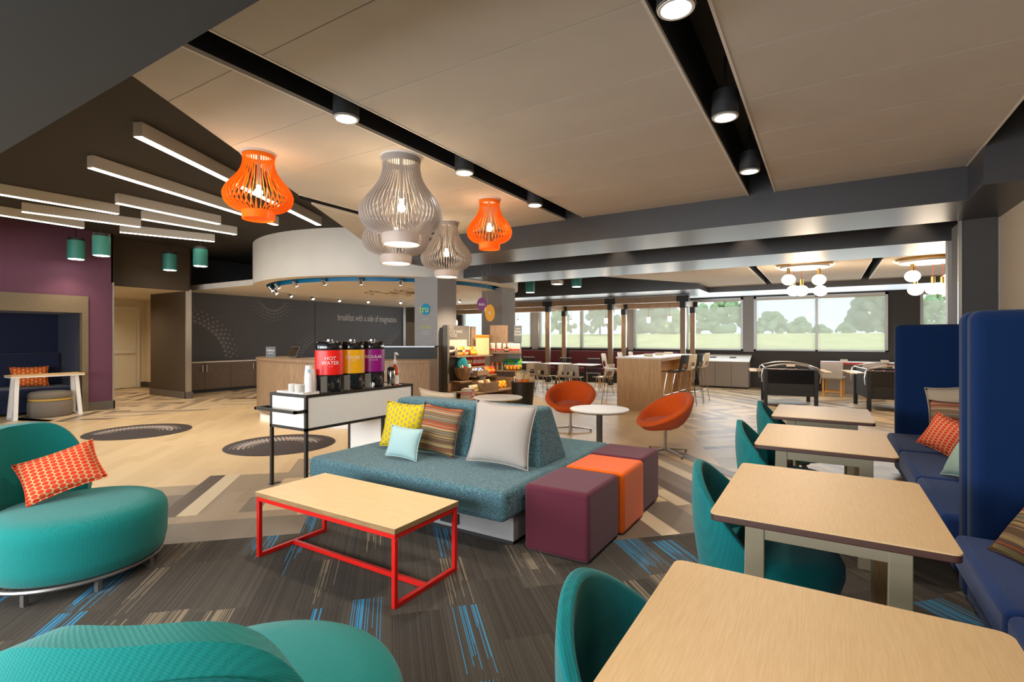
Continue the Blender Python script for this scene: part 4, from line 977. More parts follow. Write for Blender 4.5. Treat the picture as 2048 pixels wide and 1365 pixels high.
# ---- oak tables
def table(x, y, label, first=True):
    t = thing('oak_table', label, 'table', (x, y, .0))
    hx, hy = .392, .485
    def rr(hx, hy, r):
        out = []
        for cx, cy, a0 in ((hx-r, hy-r, 0), (-hx+r, hy-r, 90), (-hx+r, -hy+r, 180), (hx-r, -hy+r, 270)):
            for k in range(6): a = R(a0+k*18); out.append((cx+r*math.cos(a), cy+r*math.sin(a)))
        return out
    b = B(); b.prism(rr(hx, hy, .03), .7345, .740); ob('tabletop', b, 'oak', t)
    b = B(); b.prism(rr(hx-.001, hy-.001, .03), .708, .7344); ob('edge_band', b, 'edge_brown', t, bevel=.004, seg=2)
    b = B()
    for y0 in (-.40, .33): b.box(-.20, .20, y0+.005, y0+.03, .640, .7075)
    b.box(-.215, -.195, -.33, .33, .66, .7075).box(.195, .215, -.33, .33, .66, .7075); ob('apron', b, 'leg_taupe', t)
    for sx in (-1, 1):
        for y0 in (-.40, .33):
            b = B(); x_ = sx*.235; b.add([(x_-.045, y0, .0), (x_+.035, y0, .0), (x_+.035, y0+.035, .0), (x_-.045, y0+.035, .0), (x_-.035, y0, .7075), (x_+.035, y0, .7075), (x_+.035, y0+.035, .7075), (x_-.035, y0+.035, .7075)], [(3, 2, 1, 0), (4, 5, 6, 7), (0, 1, 5, 4), (1, 2, 6, 5), (2, 3, 7, 6), (3, 0, 4, 7)])
            lg = ob('leg', b, 'leg_taupe', t, bevel=.003, seg=1)
            b = B(); b.box(x_-.03, x_+.025, y0+(.036 if y0 < 0 else -.03), y0+(.065 if y0 < 0 else -.001), .0, .69); ob('leg_inner_face', b, 'leg_wood', lg)
    return t
tb = table(-.012, 1.17, 'nearest light oak table with dark edge, cropped at the bottom of the picture')
tb.location.z = .006
dup(tb, (-.006, 2.65, .006), 0, 'second light oak table with dark brown edge, in front of the blue bench')
dup(tb, (-.015, 4.25, 0), 0, 'third light oak table from the front, beside the far blue bench')
dup(tb, (-.028, 5.70, 0), 0, 'farthest light oak table, beyond the other three')

# ---- blue banquettes
def bench(name, y0, y1, label, cush):
    t = thing(name, label, 'banquette', (1.05, (y0+y1)/2, 0))
    b = B(); b.box(.72, 1.44, y0+.03, y1-.03, 0, .12); wp('plinth', b, 'leg_wood', t)
    b = B(); b.box(.62, 1.48, y0+.005, y1-.005, .12, .27); wp('base', b, 'blue_dark', t, bevel=.02, seg=3)
    for a, c in zip(cush, cush[1:]):
        b = B(); b.box(.565, 1.40, a+.003, c-.003, .272, .445); wp('seat_cushion', b, 'blue', t, bevel=.035, seg=4)
    b = B(); b.box(1.36, 1.50, y0, y1, .10, 1.58); wp('back_panel', b, 'blue_dark', t, bevel=.03, seg=4)
bench('banquette_bench', 3.77, 6.75, 'blue banquette bench between the two blue partitions', [3.77, 4.70, 5.72, 6.75])
bench('banquette_bench', .85, 3.44, 'blue banquette bench at the right edge, nearest the camera', [.85, 1.75, 2.55, 3.44])
def screen_panel(y0, y1, label, x0=.64):
    t = thing('booth_partition', label, 'booth partition', (1.05, (y0+y1)/2, 0))
    b = B(); b.box(x0, 1.50, y0, y1, .03, 1.595)
    wp('upholstered_panel', b, 'blue_dark', t, bevel=.055, seg=5)
    b = B(); b.box(x0+.08, 1.48, y0+.03, y1-.03, 0, .03); wp('foot', b, 'black', t)
screen_panel(3.445, 3.60, 'tall blue booth partition nearest the camera at the right edge')
screen_panel(3.605, 3.765, 'tall blue booth partition directly behind the nearest one', .635)
screen_panel(6.755, 6.91, 'tall blue booth partition at the far end of the blue benches')
pillow('throw_pillow', .52, .52, .16, (1.10, 6.36, .447), (R(14), R(10), R(-32)), 'linen_warm', 'large beige square pillow leaning by the far blue partition')
pillow('throw_pillow', .44, .44, .15, (.97, 5.86, .447), (R(12), R(4), R(-38)), 'stripe', 'striped knitted pillow in front of the beige one on the blue bench', piping='edge_brown')
pillow('throw_pillow', .31, .31, .12, (.80, 5.56, .447), (R(24), R(-20), R(-30)), 'coral_dots', 'small coral dotted pillow on the far blue bench')
pillow('throw_pillow', .42, .34, .13, (.80, 4.66, .447), (R(30), R(8), R(-75)), 'mint', 'pale mint pillow half hidden by the near blue partition')
pillow('throw_pillow', .48, .44, .16, (.76, 3.03, .447), (R(36), R(0), R(-68)), 'stripe', 'large striped pillow at the right edge on the near blue bench', piping='edge_brown')

# ---- orange swivel chairs
def swivel(loc, rz, label):
    t = thing('swivel_bowl_chair', label, 'chair', loc, rz)   # local +x = front
    nu, nv = 48, 12; tilt = R(31)
    rm = Matrix.Rotation(tilt, 3, 'Y')
    def rim(th, k): return Vector((math.cos(th)*.385*k, math.sin(th)*.40*k, 0))
    C0 = Vector((-.02, 0, .565)); bot = Vector((-.03, 0, .30))
    prof_o = [(1.0, 0), (1.01, .05), (.99, .15), (.94, .30), (.84, .5), (.68, .70), (.48, .86), (.27, .96), (.12, 1.0)]
    vs = []; rows = []
    def pt(th, k, d):      # d: 0 at the rim plane .. 1 at the bottom
        a = C0 + rm @ rim(th, k); c = bot + rim(th, k*.9)
        return a.lerp(c, d)
    path = [(.60, 'i', .30), (.66, 'i', .22), (.74, 'i', .10), (.82, 'i', .02), (.90, 'r', -.035), (.96, 'r', -.03), (1.0, 'r', 0)]
    b = B(); R_ = []
    R_.append([(C0 + rm @ rim(2*PI*i/nu, .02) + (rm @ Vector((0, 0, -1)))*.17) for i in range(nu)])
    for k, q in ((.2, .185), (.42, .178), (.58, .150), (.68, .095), (.74, .035), (.79, -.002), (.86, -.020), (.93, -.020), (.985, -.004)):
        R_.append([C0 + rm @ rim(2*PI*i/nu, k) + (rm @ Vector((0, 0, -1)))*q for i in range(nu)])
    for k, d in prof_o[1:]: R_.append([pt(2*PI*i/nu, k, d) for i in range(nu)])
    vs = [p for row_ in R_ for p in row_]; fs = []
    for j in range(len(R_)-1):
        for i in range(nu): fs.append((j*nu+i, j*nu+(i+1) % nu, (j+1)*nu+(i+1) % nu, (j+1)*nu+i))
    fs += [tuple(range(nu)), tuple(range((len(R_)-1)*nu, len(R_)*nu))]
    b.add(vs, fs); ob('shell', b, 'rust', t, ang=70)
    # seat pad with its crease against the back
    b = B(); b.lathe([(.01, .0), (.20, .0), (.228, .03), (.225, .07), (.19, .085), (.01, .092)], n=40, sx=1.0, sy=1.10)
    b.xf(Matrix.Translation((.045, 0, .345)) @ Matrix.Rotation(R(10), 4, 'Y')); ob('seat_pad', b, 'rust', t, ang=70)
    b = B(); b.cyl((-.03, 0, .07), (-.03, 0, .31), .021, n=16); ob('pedestal', b, 'silver', t)
    b = B(); b.cyl((-.03, 0, .04), (-.03, 0, .09), .034, n=16); hub = ob('hub', b, 'silver', t)
    for a in (10, 100, 190, 280):
        c, s = math.cos(R(a)), math.sin(R(a)); b = B()
        mt = Matrix.Translation((-.03, 0, 0)) @ Matrix.Rotation(R(a), 4, 'Z')
        b.add([(.02, -.02, .045), (.02, .02, .045), (.33, .014, .022), (.33, -.014, .022), (.02, -.02, .075), (.02, .02, .075), (.33, .014, .036), (.33, -.014, .036)], [(0, 1, 2, 3), (7, 6, 5, 4), (0, 4, 5, 1), (1, 5, 6, 2), (2, 6, 7, 3), (3, 7, 4, 0)]); b.xf(mt)
        ft = ob('foot_arm', b, 'silver', t)
        b = B(); b.cyl((.315, 0, 0), (.315, 0, .024), .014, n=10); b.xf(mt); ob('glide', b, 'grey_metal', ft)
    return t
swivel((-3.40, 7.25, .0), R(-78), 'burnt orange swivel bowl chair left of the round white table')
swivel((-1.73, 6.42, .0), R(-138), 'burnt orange swivel bowl chair right of the round white table')

def rtable(loc, r, h, label):
    t = thing('round_table', label, 'table', loc)
    b = B(); b.lathe([(r-.006, h-.02), (r, h-.014), (r, h-.003), (r-.004, h)], n=64); ob('tabletop', b, 'white', t)
    b = B(); b.lathe([(r-.03, h-.034), (r-.008, h-.0205)], n=64); ob('underside_edge', b, 'leg_taupe', t)
    b = B(); b.cyl((0, 0, .02), (0, 0, h-.034), .036, n=24); ob('pedestal', b, 'grey_metal', t)
    b = B(); b.lathe([(.23, 0), (.23, .006), (.05, .022)], n=48); ob('base_plate', b, 'grey_metal', t)
rtable((-2.20, 5.48, 0), .335, .645, 'round white pedestal table between the two orange swivel chairs')
rtable((-3.83, 5.85, 0), .335, .645, 'round white pedestal table behind the tweed sofa, in front of the snack shelves')

# ================================================================== LOBBY LEFT
for (x, y), lb, k in (((-9.07, 3.68), 'left round dark door mat with pale dots, seen as an ellipse', 0), ((-6.32, 4.25), 'right round dark door mat with pale dots, behind the console legs', 1)):
    t = thing('round_mat', lb, 'door mat', (x, y, .0012), R(38 if k else 30))
    b = B(); b.lathe([(.69, 0), (.70, .004), (.695, .007)], n=72); ob('mat_base', b, 'mat_rug', t)
    b = B()
    for ring_, (rr_, n_, sz_) in enumerate(((.50, 30, .030), (.44, 26, .026), (.38, 22, .018), (.56, 34, .018), (.33, 20, .012), (.61, 36, .012))):
        for i in range(n_):
            a = R(20)+R(190)*i/n_
            if abs(i-n_/2) > n_*.5*(1-.02*ring_): continue
            s_ = 1.35*sz_*(.5+.5*math.sin(PI*i/n_)); cx, cy = rr_*math.cos(a)*.95, rr_*math.sin(a)-.10
            if math.hypot(cx, cy) > .66: continue
            b.add([(cx+s_*math.cos(q), cy+s_*math.sin(q), .0076) for q in [2*PI*j/8 for j in range(8)]], [tuple(range(8))])
    ob('dot_pattern', b, 'mat_dot', t)
# side table with trapezoid legs, pouf, pillow in the nook
t = thing('slim_side_table', 'narrow white side table with sled legs in front of the dark nook', 'side table', (-12.28, 3.48, .001), 0)
b = B(); b.box(-.20, .20, -.52, .52, .765, .79); ob('tabletop', b, 'oak', t, bevel=.004); 
b = B(); b.box(-.195, .195, -.515, .515, .745, .7648); ob('underframe', b, 'white', t)
for s in (-1, 1):
    b = B(); w_ = .025
    for q in (-1, 1):
        b.add([(q*.16-w_, s*.46-.03, 0), (q*.16+w_, s*.46-.03, 0), (q*.16+w_, s*.46+.03, 0), (q*.16-w_, s*.46+.03, 0), (q*.09-w_, s*.42-.03, .745), (q*.09+w_, s*.42-.03, .745), (q*.09+w_, s*.42+.03, .745), (q*.09-w_, s*.42+.03, .745)], [(3, 2, 1, 0), (4, 5, 6, 7), (0, 1, 5, 4), (1, 2, 6, 5), (2, 3, 7, 6), (3, 0, 4, 7)])
    b.box(-.135, .135, s*.46-.03, s*.46+.03, 0, .03); ob('sled_leg', b, 'white', t)
t = thing('round_pouf', 'grey round pouf with a mustard band, standing under the slim white side table', 'pouf', (-12.36, 3.55, .001))
t.location = (-12.33, 3.56, .001)
b = B(); b.lathe([(.02, 0), (.28, 0), (.315, .03), (.325, .12), (.32, .27), (.30, .30), (.02, .302)], n=48); ob('body', b, 'grey_cloth', t, ang=60)
b = B(); b.lathe([(.02, .335), (.30, .335), (.315, .36), (.31, .42), (.285, .45), (.2, .465), (.02, .468)], n=48); ob('top_cushion', b, 'grey_cloth', t, ang=60)
b = B(); b.lathe([(.02, .30), (.312, .30), (.316, .317), (.312, .335), (.02, .335)], n=48); ob('band', b, 'mustard', t, ang=60)
pillow('throw_pillow', .56, .40, .14, (-13.2, 3.50, .505), (R(14), 0, R(78)), 'orange_diamond', 'orange diamond patterned pillow on the navy nook bench')

# wall graphic dots and lettering on the slate wall
def wall_dots(name, arcs, label):
    b = B()
    for cy, cz, r0, a0, a1, rows, n_, s0 in arcs:
        for k in range(rows):
            for i in range(n_):
                a = R(a0+(a1-a0)*(i+.5*(k % 2))/n_); r = r0+k*.10
                s = s0*(1-.14*k)*(.55+.45*math.sin(PI*i/n_))*(1 if k < 4 else .6)
                if k > 3 and random.random() < .45: continue
                y, z = cy+r*math.cos(a)+random.uniform(-.01, .01), cz+r*math.sin(a)
                if z < .86 or z > 2.6 or y < 6.6 or y > 14.85: continue
                b.add([(-14.297, y+s*math.cos(q), z+s*math.sin(q)) for q in [2*PI*j/12 for j in range(12)]], [tuple(range(12))])
    struct(name, b, 'dot')
wall_dots('wall_graphic_dots', [(6.75, .75, 1.20, -8, 98, 7, 17, .052), (9.35, 2.75, .46, 192, 352, 5, 16, .036), (15.4, .3, 1.5, 95, 175, 5, 16, .04), (11.3, .4, 1.1, 100, 175, 5, 14, .035)], '')
text('breakfast with a side of imagination.', .33, face_mt((-14.295, 13.18, 2.17), 0), None, 'grey_text', 'wall_graphic_lettering', squeeze=.60)['kind'] = 'structure'
# low cabinets below the slate wall
t = thing('low_wall_cabinet', 'long dark wood cabinet row with a pale ledge below the slate wall', 'cabinet', (-14.16, 9.2, 0))
b = B(); b.box(-14.298, -14.04, 6.48, 14.88, .08, .80); wp('carcass', b, 'walnut_dark', t)
b = B(); b.box(-14.298, -14.08, 6.48, 14.88, 0, .08); wp('toe_kick', b, 'black', t)
b = B(); b.box(-14.298, -14.0, 6.46, 14.88, .80, .83); wp('ledge', b, 'housing', t)
for i in range(12):
    b = B(); y = 6.5+i*.698; b.box(-14.04, -14.02, y+.004, y+.694, .10, .795); dd = wp('door', b, 'walnut_dark', t)
    b = B(); yy = y+(.64 if i % 2 == 0 else .05); b.box(-14.02, -13.995, yy-.008, yy+.008, .56, .74)
    l = t.location; b.v = [(x-l[0], y_-l[1], z-l[2]) for x, y_, z in b.v]; ob('handle', b, 'silver', dd)

# ---- reception desk
def LD(l, d): return (-.5246*d+.8513*l, .8513*d+.5246*l)
front = [LD(*q) for q in [(-4.97, 10.0), (-4.80, 9.55), (-4.45, 9.05), (-4.0, 8.65), (-3.4, 8.25), (-2.7, 8.05), (-2.0, 8.02), (-1.32, 8.15)]]
back = [LD(*q) for q in [(-1.32, 8.95), (-2.0, 8.75), (-2.7, 8.75), (-3.4, 8.95), (-3.9, 9.3), (-4.3, 9.75), (-4.5, 10.2)]]
t = thing('reception_desk', 'curved wood reception desk on a white plinth behind the coffee urns', 'reception desk', (-7.2, 5.9, .0))
b = B(); b.prism(front+back, .12, 1.06); wp('wood_front', b, 'walnut', t)
def off(p, k): c = (-8.2, 8.2); return (p[0]+(p[0]-c[0])*k, p[1]+(p[1]-c[1])*k)
b = B(); b.prism([off(p, .006) for p in front]+back, 1.061, 1.09); wp('desk_top', b, 'walnut', t)
b = B(); b.prism([off(p, -.02) for p in front]+back, .0, .12); wp('plinth', b, 'white', t)
b = B(); p0 = LD(-4.42, 8.92); p1 = LD(-3.3, 8.12); p2 = LD(-3.3, 8.3); p3 = LD(-4.4, 9.1)
b.prism([p0, p1, p2, p3], .0, .11); wp('foot_step', b, 'white', t)
t = thing('desk_sign', 'small slate sign with white lettering standing on the left of the reception desk', 'sign', (*LD(-4.57, 9.63), 1.09), R(31))
b = B(); b.box(-.09, .09, -.012, .012, 0, .20); ob('sign_board', b, 'sign_slate', t)
text('Hilton', .058, Matrix.Translation((0, -.0125, .13)) @ Matrix.Rotation(PI/2, 4, 'X'), None, 'white_text').parent = t
text('HONORS', .024, Matrix.Translation((0, -.0125, .075)) @ Matrix.Rotation(PI/2, 4, 'X'), None, 'white_text').parent = t
t = thing('desk_monitor', 'dark tilted monitor with a pale bezel on the reception desk', 'monitor', (*LD(-4.02, 9.25), 1.09), R(-12))
b = B(); b.box(-.17, .17, -.006, .006, .02, .22); b.xf(Matrix.Rotation(R(-22), 4, 'X')); ob('bezel', b, 'silver', t)
b = B(); b.box(-.16, .16, -.008, -.006, .03, .21); b.xf(Matrix.Rotation(R(-22), 4, 'X')); ob('screen', b, 'gloss_black', t)
b = B(); b.box(-.06, .06, -.04, .08, 0, .012); ob('stand', b, 'silver', t)
t = thing('back_counter', 'glossy black glass counter behind the right part of the desk', 'counter', (*LD(-2.2, 9.6), 0), R(31.6))
b = B(); b.box(-.9, .75, -.2, .3, 0, 1.28); ob('counter_body', b, 'black', t)
b = B(); b.box(-.92, .77, -.22, .32, 1.281, 1.305); ob('glass_top', b, 'gloss_black', t)

# column lettering
cy_ = 7.748
fm = lambda x, z: Matrix.Translation((x, cy_, z)) @ Matrix.Rotation(PI/2, 4, 'X')
t = thing('column_logo', 'round blue logo disc with yellow tru letters on the grey column', 'logo', (-6.80, 7.748, 2.03))
b = B(); b.cyl((0, 0, 0), (0, -.012, 0), .115, n=48); ob('disc', b, 'tru_blue', t)
text('tru', .20, Matrix.Translation((-.035, -.0125, 0)) @ Matrix.Rotation(PI/2, 4, 'X'), None, 'yellow_text').parent = t
text('by Hilton', .04, Matrix.Translation((0, -.003, -.19)) @ Matrix.Rotation(PI/2, 4, 'X'), None, 'white_text').parent = t
t = thing('column_lettering', 'yellow and white lettering under the blue logo on the grey column', 'lettering', (-6.80, 7.748, 1.70))
for s, z, sz, m in (("IT'S YOU.", 1.67, .085, 'yellow_text'), ('your adventure and', 1.585, .038, 'white_text'), ('home experience', 1.545, .038, 'white_text'), ('We believe in a place', 1.48, .036, 'grey_text'), ('that is more than a bed', 1.43, .036, 'grey_text'), ('for the night. It is', 1.38, .036, 'grey_text'),
                    ('A lively game and a', 1.30, .040, 'white_text'), ('delicious breakfast', 1.255, .040, 'white_text'), ('in the morning with', 1.18, .036, 'grey_text'), ('a smile. It is being', 1.13, .036, 'grey_text'), ('true to you.', 1.08, .036, 'grey_text')):
    text(s, sz, Matrix.Translation((0, -.003, z-1.70)) @ Matrix.Rotation(PI/2, 4, 'X'), None, m, squeeze=.8).parent = t

# hanging signs
for (x, y, z), rx, rz_, m, words, lb, ts in (((-5.55, 7.92, 2.10), .095, .125, 'sign_purple', 'eat.', 'purple oval hanging sign reading eat.', .085), ((-5.42, 8.0, 1.93), .092, .16, 'sign_orange', '&.', 'orange oval hanging sign beside the purple one', .08), ((-5.50, 8.02, 1.98), .05, .065, 'sign_pale', '', 'small pale oval sign between the purple and orange ones', .05)):
    q = (0 if m == 'sign_purple' else .03 if m == 'sign_orange' else .06)
    t = thing('hanging_oval_sign', lb, 'sign', (x, y, z), R(33))
    b = B(); b.add([(rx*math.cos(a), yy-q, rz_*math.sin(a)) for yy in (-.006, .006) for a in [2*PI*i/36 for i in range(36)]], [tuple(range(35, -1, -1)), tuple(range(36, 72))] + [(i, (i+1) % 36, 36+(i+1) % 36, 36+i) for i in range(36)]); ob('sign_disc', b, m, t)
    if words: text(words, ts, Matrix.Translation((0, -.0065-q, 0)) @ Matrix.Rotation(PI/2, 4, 'X'), None, 'white_text').parent = t
    b = B(); b.cyl((0, -q, rz_), (0, -q, ZD-z-.002 if x > -5.3 else 3.59-z), .002, n=5); ob('wire', b, 'silver', t)
t = thing('hanging_banner_sign', 'small magenta banner sign with white lettering hanging left of the oval signs', 'sign', (-6.30, 9.12, 2.10), R(33))
b = B(); b.box(-.15, .15, -.006, .006, -.05, .05); ob('banner', b, 'sign_magenta', t)
text('24/7 market', .055, Matrix.Translation((0, -.0065, 0)) @ Matrix.Rotation(PI/2, 4, 'X'), None, 'white_text', squeeze=.85).parent = t
for s in (-.12, .12): b = B(); b.cyl((s, 0, .05), (s, 0, .569), .002, n=5); ob('wire', b, 'silver', t)

# ================================================================== SNACK MARKET
for nm, c in dict(bag_red=(214, 40, 30), bag_orange=(236, 120, 24), bag_yellow=(240, 200, 40), bag_green=(84, 160, 50), bag_blue=(50, 90, 180), bag_white=(226, 216, 200), bag_teal=(30, 130, 140), bag_brown=(120, 70, 40), bag_cream=(226, 196, 146), bag_pink=(220, 150, 150), bag_dark=(60, 50, 56)).items():
    M[nm] = mat(nm+'_foil', rgb(*c), .35, noise=.12, nscale=30)
KEY = {}
def bag(kind, m, m2, loc, rz, lean, w, h, d, label, group, band=(.35, .62)):
    """puffed foil bag; a printed band is a part of its own"""
    k = (m, m2, w, h, d, band)
    if k not in KEY:
        b = B(); n = 8
        def f(sg):
            def g(a, c):
                u = a*2-1; v = c*2-1; return (w/2*u*(1-.05*(1-v*v)), sg*d/2*max(0, (1-abs(u)**3)*(1-abs(v)**3))**.6, h/2*(v+1))
            return g
        b.grid(f(1), n, n); b.grid(f(-1), n, n); me = b.mesh(kind, [M[m]], 80)
        bm = bmesh.new(); bm.from_mesh(me); bmesh.ops.remove_doubles(bm, verts=bm.verts, dist=.0003); bmesh.ops.recalc_face_normals(bm, faces=bm.faces); bm.to_mesh(me); bm.free()
        p = B(); v0, v1 = band
        def g2(a, c):
            u = (a*2-1)*.8; v = (v0+(v1-v0)*c)*2-1; return (w/2*u*(1-.05*(1-v*v)), -d/2*max(0, (1-abs(u)**3)*(1-abs(v)**3))**.6-.0012, h/2*(v+1))
        p.grid(g2, 6, 3); KEY[k] = (me, p.mesh('front_print', [M[m2]], 80))
    me, pm = KEY[k]
    o = bpy.data.objects.new(kind, me); COL.objects.link(o); q = bpy.data.objects.new('front_print', pm); COL.objects.link(q); q.parent = o
    o.location = loc; o.rotation_euler = (-lean, 0, rz); o['label'] = label; o['category'] = 'snack packet'; o['group'] = group
    return o
# unit A: backs on to the first column and faces +X
A0 = (-6.46, 8.5)
t = thing('snack_shelf_unit', 'tall taupe snack shelf unit with lettered header, left of the two, beside the grey column', 'shelf unit', (-6.3, 8.6, 0))
b = B(); b.box(-6.47, -6.44, 7.90, 9.22, 0, 1.30).box(-6.47, -6.44, 7.90, 8.72, 1.30, 1.71); wp('back_panel', b, 'sign_grey', t)
b = B(); b.box(-6.438, -6.40, 8.74, 8.90, .45, 1.70); wp('wood_panel', b, 'walnut', t)
b = B(); b.box(-6.438, -6.32, 7.84, 7.90, 0, 1.71); wp('side_panel', b, 'sign_grey', t)
for z, x1, y1 in ((1.10, -6.14, 9.18), (.60, -6.05, 8.45)):
    b = B(); b.box(-6.438, x1, 7.905, y1, z-.03, z); wp('shelf', b, 'walnut', t)
b = B(); b.box(-6.438, -6.434, 7.98, 8.62, 1.20, 1.42); wp('pale_backing', b, 'warm_plastic', t)
for i, s in enumerate(('FEED', 'YOUR INNER', 'FOODIE')):
    text(s, .095, face_mt((-6.4335, 8.02, 1.655-i*.075), 0), t, 'grey_text', align='LEFT', squeeze=.8)
# low gondola
t = thing('snack_gondola', 'low stepped walnut snack gondola with bins, left of the dark chip bin', 'display stand', (-5.95, 8.55, 0))
b = B(); b.box(-6.30, -5.58, 7.75, 7.79, 0, .30).box(-6.30, -5.58, 9.14, 9.18, 0, .62).box(-6.30, -6.27, 7.79, 9.14, 0, .56).box(-6.27, -5.60, 7.79, 9.14, .02, .05); wp('carcass', b, 'walnut', t)
b = B(); b.box(-6.27, -5.56, 7.79, 9.14, .38, .41); wp('shelf', b, 'walnut', t)
b = B(); b.box(-6.26, -6.0, 8.30, 9.12, .66, .69); wp('shelf', b, 'walnut', t)
def bin_(x0, x1, y0, y1, z0, h, label):
    tt = thing('snack_bin', label, 'wooden bin', ((x0+x1)/2, (y0+y1)/2, z0)); c = .012
    b = B(); b.box(x0, x1, y0, y1, z0, z0+c); wp('bottom', b, 'walnut', tt)
    for q in ((x0, x1, y0, y0+c), (x0, x1, y1-c, y1), (x0, x0+c, y0+c, y1-c), (x1-c, x1, y0+c, y1-c)):
        b = B(); b.box(*q, z0+c, z0+h); wp('side_panel', b, 'walnut', tt)
bin_(-5.92, -5.58, 8.08, 8.55, .412, .17, 'open wooden bin of striped snack packets on the gondola front')
bin_(-6.24, -5.96, 8.36, 8.75, .692, .10, 'wooden bin under the orange packets on the upper gondola step')
# round basket hanging by the shelf
t = thing('wire_basket', 'rounded slatted basket of blue and green packets on the lower taupe shelf', 'basket', (-6.20, 8.20, .602))
b = B(); b.lathe([(.06, 0), (.12, .02), (.20, .14), (.235, .26), (.225, .26), (.19, .14), (.11, .03), (.02, .02)], n=28, sx=.62); ob('bowl', b, 'walnut', t)
b = B()
for k in range(10):
    a = 2*PI*k/10; b.tube([(math.cos(a)*r_*.62, math.sin(a)*r_, z) for r_, z in ((.125, .015), (.206, .14), (.242, .262))], .005, 5)
ob('ribs', b, 'brass', t)
# packets: rows on shelves (facing +X => rz = 90)
F = R(90)
def rowbags(n, kind, cols, x, y0, y1, z, w, h, d, label, group, rz=F, lean=.1, jit=.01, band=(.35, .62)):
    for i in range(n):
        m, m2 = cols[i % len(cols)]; y = y0+(y1-y0)*(i/(max(1, n-1)))
        bag(kind, m, m2, (x+random.uniform(-jit, jit), y, z), rz+random.uniform(-.1, .1), lean, w, h, d, label+', %s from the left' % ORD[i], group, band)
rowbags(5, 'snack_bag', [('bag_dark', 'bag_white')], -6.37, 7.97, 8.09, 1.102, .09, .19, .05, 'dark snack packet at the left end of the upper taupe shelf', 'dark packets upper taupe shelf')
rowbags(8, 'snack_bag', [('bag_cream', 'bag_brown'), ('bag_yellow', 'bag_dark'), ('bag_orange', 'bag_cream'), ('bag_cream', 'bag_red')], -6.27, 8.12, 8.68, 1.102, .11, .18, .06, 'cream and brown snack packet on the upper taupe shelf', 'cream packets upper taupe shelf')
for i in range(3): bag('snack_bag', 'bag_orange', 'bag_yellow', (-6.19, 8.48+i*.07, 1.102), F, .3, .09, .11, .06, 'orange snack packet at the right front of the upper taupe shelf, %s from the left' % ORD[i], 'orange packets upper taupe shelf')
t = thing('poster_stand', 'cream poster card with an orange header standing on the upper shelf', 'poster', (-6.26, 8.95, 1.1015), R(62))
b = B(); b.box(-.16, .16, -.004, .004, 0, .42); ob('card', b, 'bag_cream', t); b = B(); b.box(-.155, .155, -.006, -.004, .36, .415); ob('orange_header', b, 'bag_orange', t)
t = thing('teal_snack_sack', 'rounded teal promotional sack with a red dot in the slatted basket', 'snack packet', (-6.17, 8.12, .70), R(60))
b = B(); b.lathe([(.02, 0), (.10, .02), (.125, .14), (.11, .30), (.07, .36), (.02, .37)], n=20, sy=.5); ob('sack', b, 'bag_teal', t)
b = B(); b.cyl((.03, -.05, .16), (.03, -.068, .16), .04, n=16); ob('red_dot', b, 'bag_red', t)
for k in range(16):
    a = 2*PI*k/16; bag('snack_bag', ['bag_blue', 'bag_green', 'bag_white', 'bag_teal'][k % 4], 'bag_white', (-6.20+.10*math.cos(a), 8.21+.16*math.sin(a), .80+.02*(k % 3)), F+random.uniform(-.5, .5), .25, .075, .09, .04, '%s snack packet in the slatted basket, %s' % (['blue', 'green', 'white', 'teal'][k % 4], ['at the right', 'at the far right', 'at the rear', 'at the left'][k//4] if k else 'by the rib at right'), 'packets in the slatted basket')
rowbags(9, 'snack_bag', [('bag_yellow', 'bag_red'), ('bag_red', 'bag_yellow')], -6.33, 8.36, 8.78, .862, .12, .20, .07, 'red and yellow snack bag on the middle of the gondola', 'red and yellow bags gondola', lean=.15)
b = B(); b.box(-6.40, -6.22, 8.30, 9.12, .83, .86); solo('back_ledge', b, 'walnut', 'narrow walnut ledge carrying the red snack bags', 'shelf')
rowbags(7, 'snack_bag', [('bag_red', 'bag_white')], -6.31, 8.70, 9.06, .862, .075, .26, .04, 'tall narrow red snack packet on the walnut ledge', 'tall red packets', lean=.05, band=(.2, .5))
rowbags(7, 'snack_bag', [('bag_blue', 'bag_white'), ('bag_white', 'bag_blue')], -6.10, 8.33, 8.72, .72, .09, .12, .05, 'blue and white snack packet in the upper gondola bin', 'blue packets gondola', lean=.3)
rowbags(8, 'snack_bag', [('bag_orange', 'bag_yellow'), ('bag_red', 'bag_orange')], -6.06, 8.80, 9.10, .692, .10, .16, .06, 'orange snack bag at the right of the upper gondola step', 'orange bags gondola', lean=.2)
rowbags(10, 'snack_bar', [('bag_brown', 'bag_cream'), ('bag_cream', 'bag_brown')], -5.74, 8.12, 8.51, .43, .10, .20, .035, 'brown and cream snack bar in the open wooden bin', 'bars in the open bin', lean=.35)
rowbags(6, 'snack_bag', [('bag_orange', 'bag_yellow'), ('bag_yellow', 'bag_orange')], -5.72, 8.62, 9.02, .412, .11, .16, .06, 'orange and yellow snack bag right of the open wooden bin', 'bags right of bin', lean=.3)
rowbags(7, 'snack_bag', [('bag_white', 'bag_green'), ('bag_yellow', 'bag_brown'), ('bag_cream', 'bag_orange')], -5.72, 7.82, 8.04, .412, .08, .15, .04, 'yellow and white snack packet left of the open wooden bin', 'packets left of bin', lean=.35)
rowbags(9, 'snack_bag', [('bag_red', 'bag_cream'), ('bag_yellow', 'bag_red'), ('bag_cream', 'bag_red')], -5.75, 7.95, 9.05, .052, .11, .17, .07, 'red and yellow snack bag on the bottom gondola shelf', 'bags on the bottom gondola shelf', lean=.3)
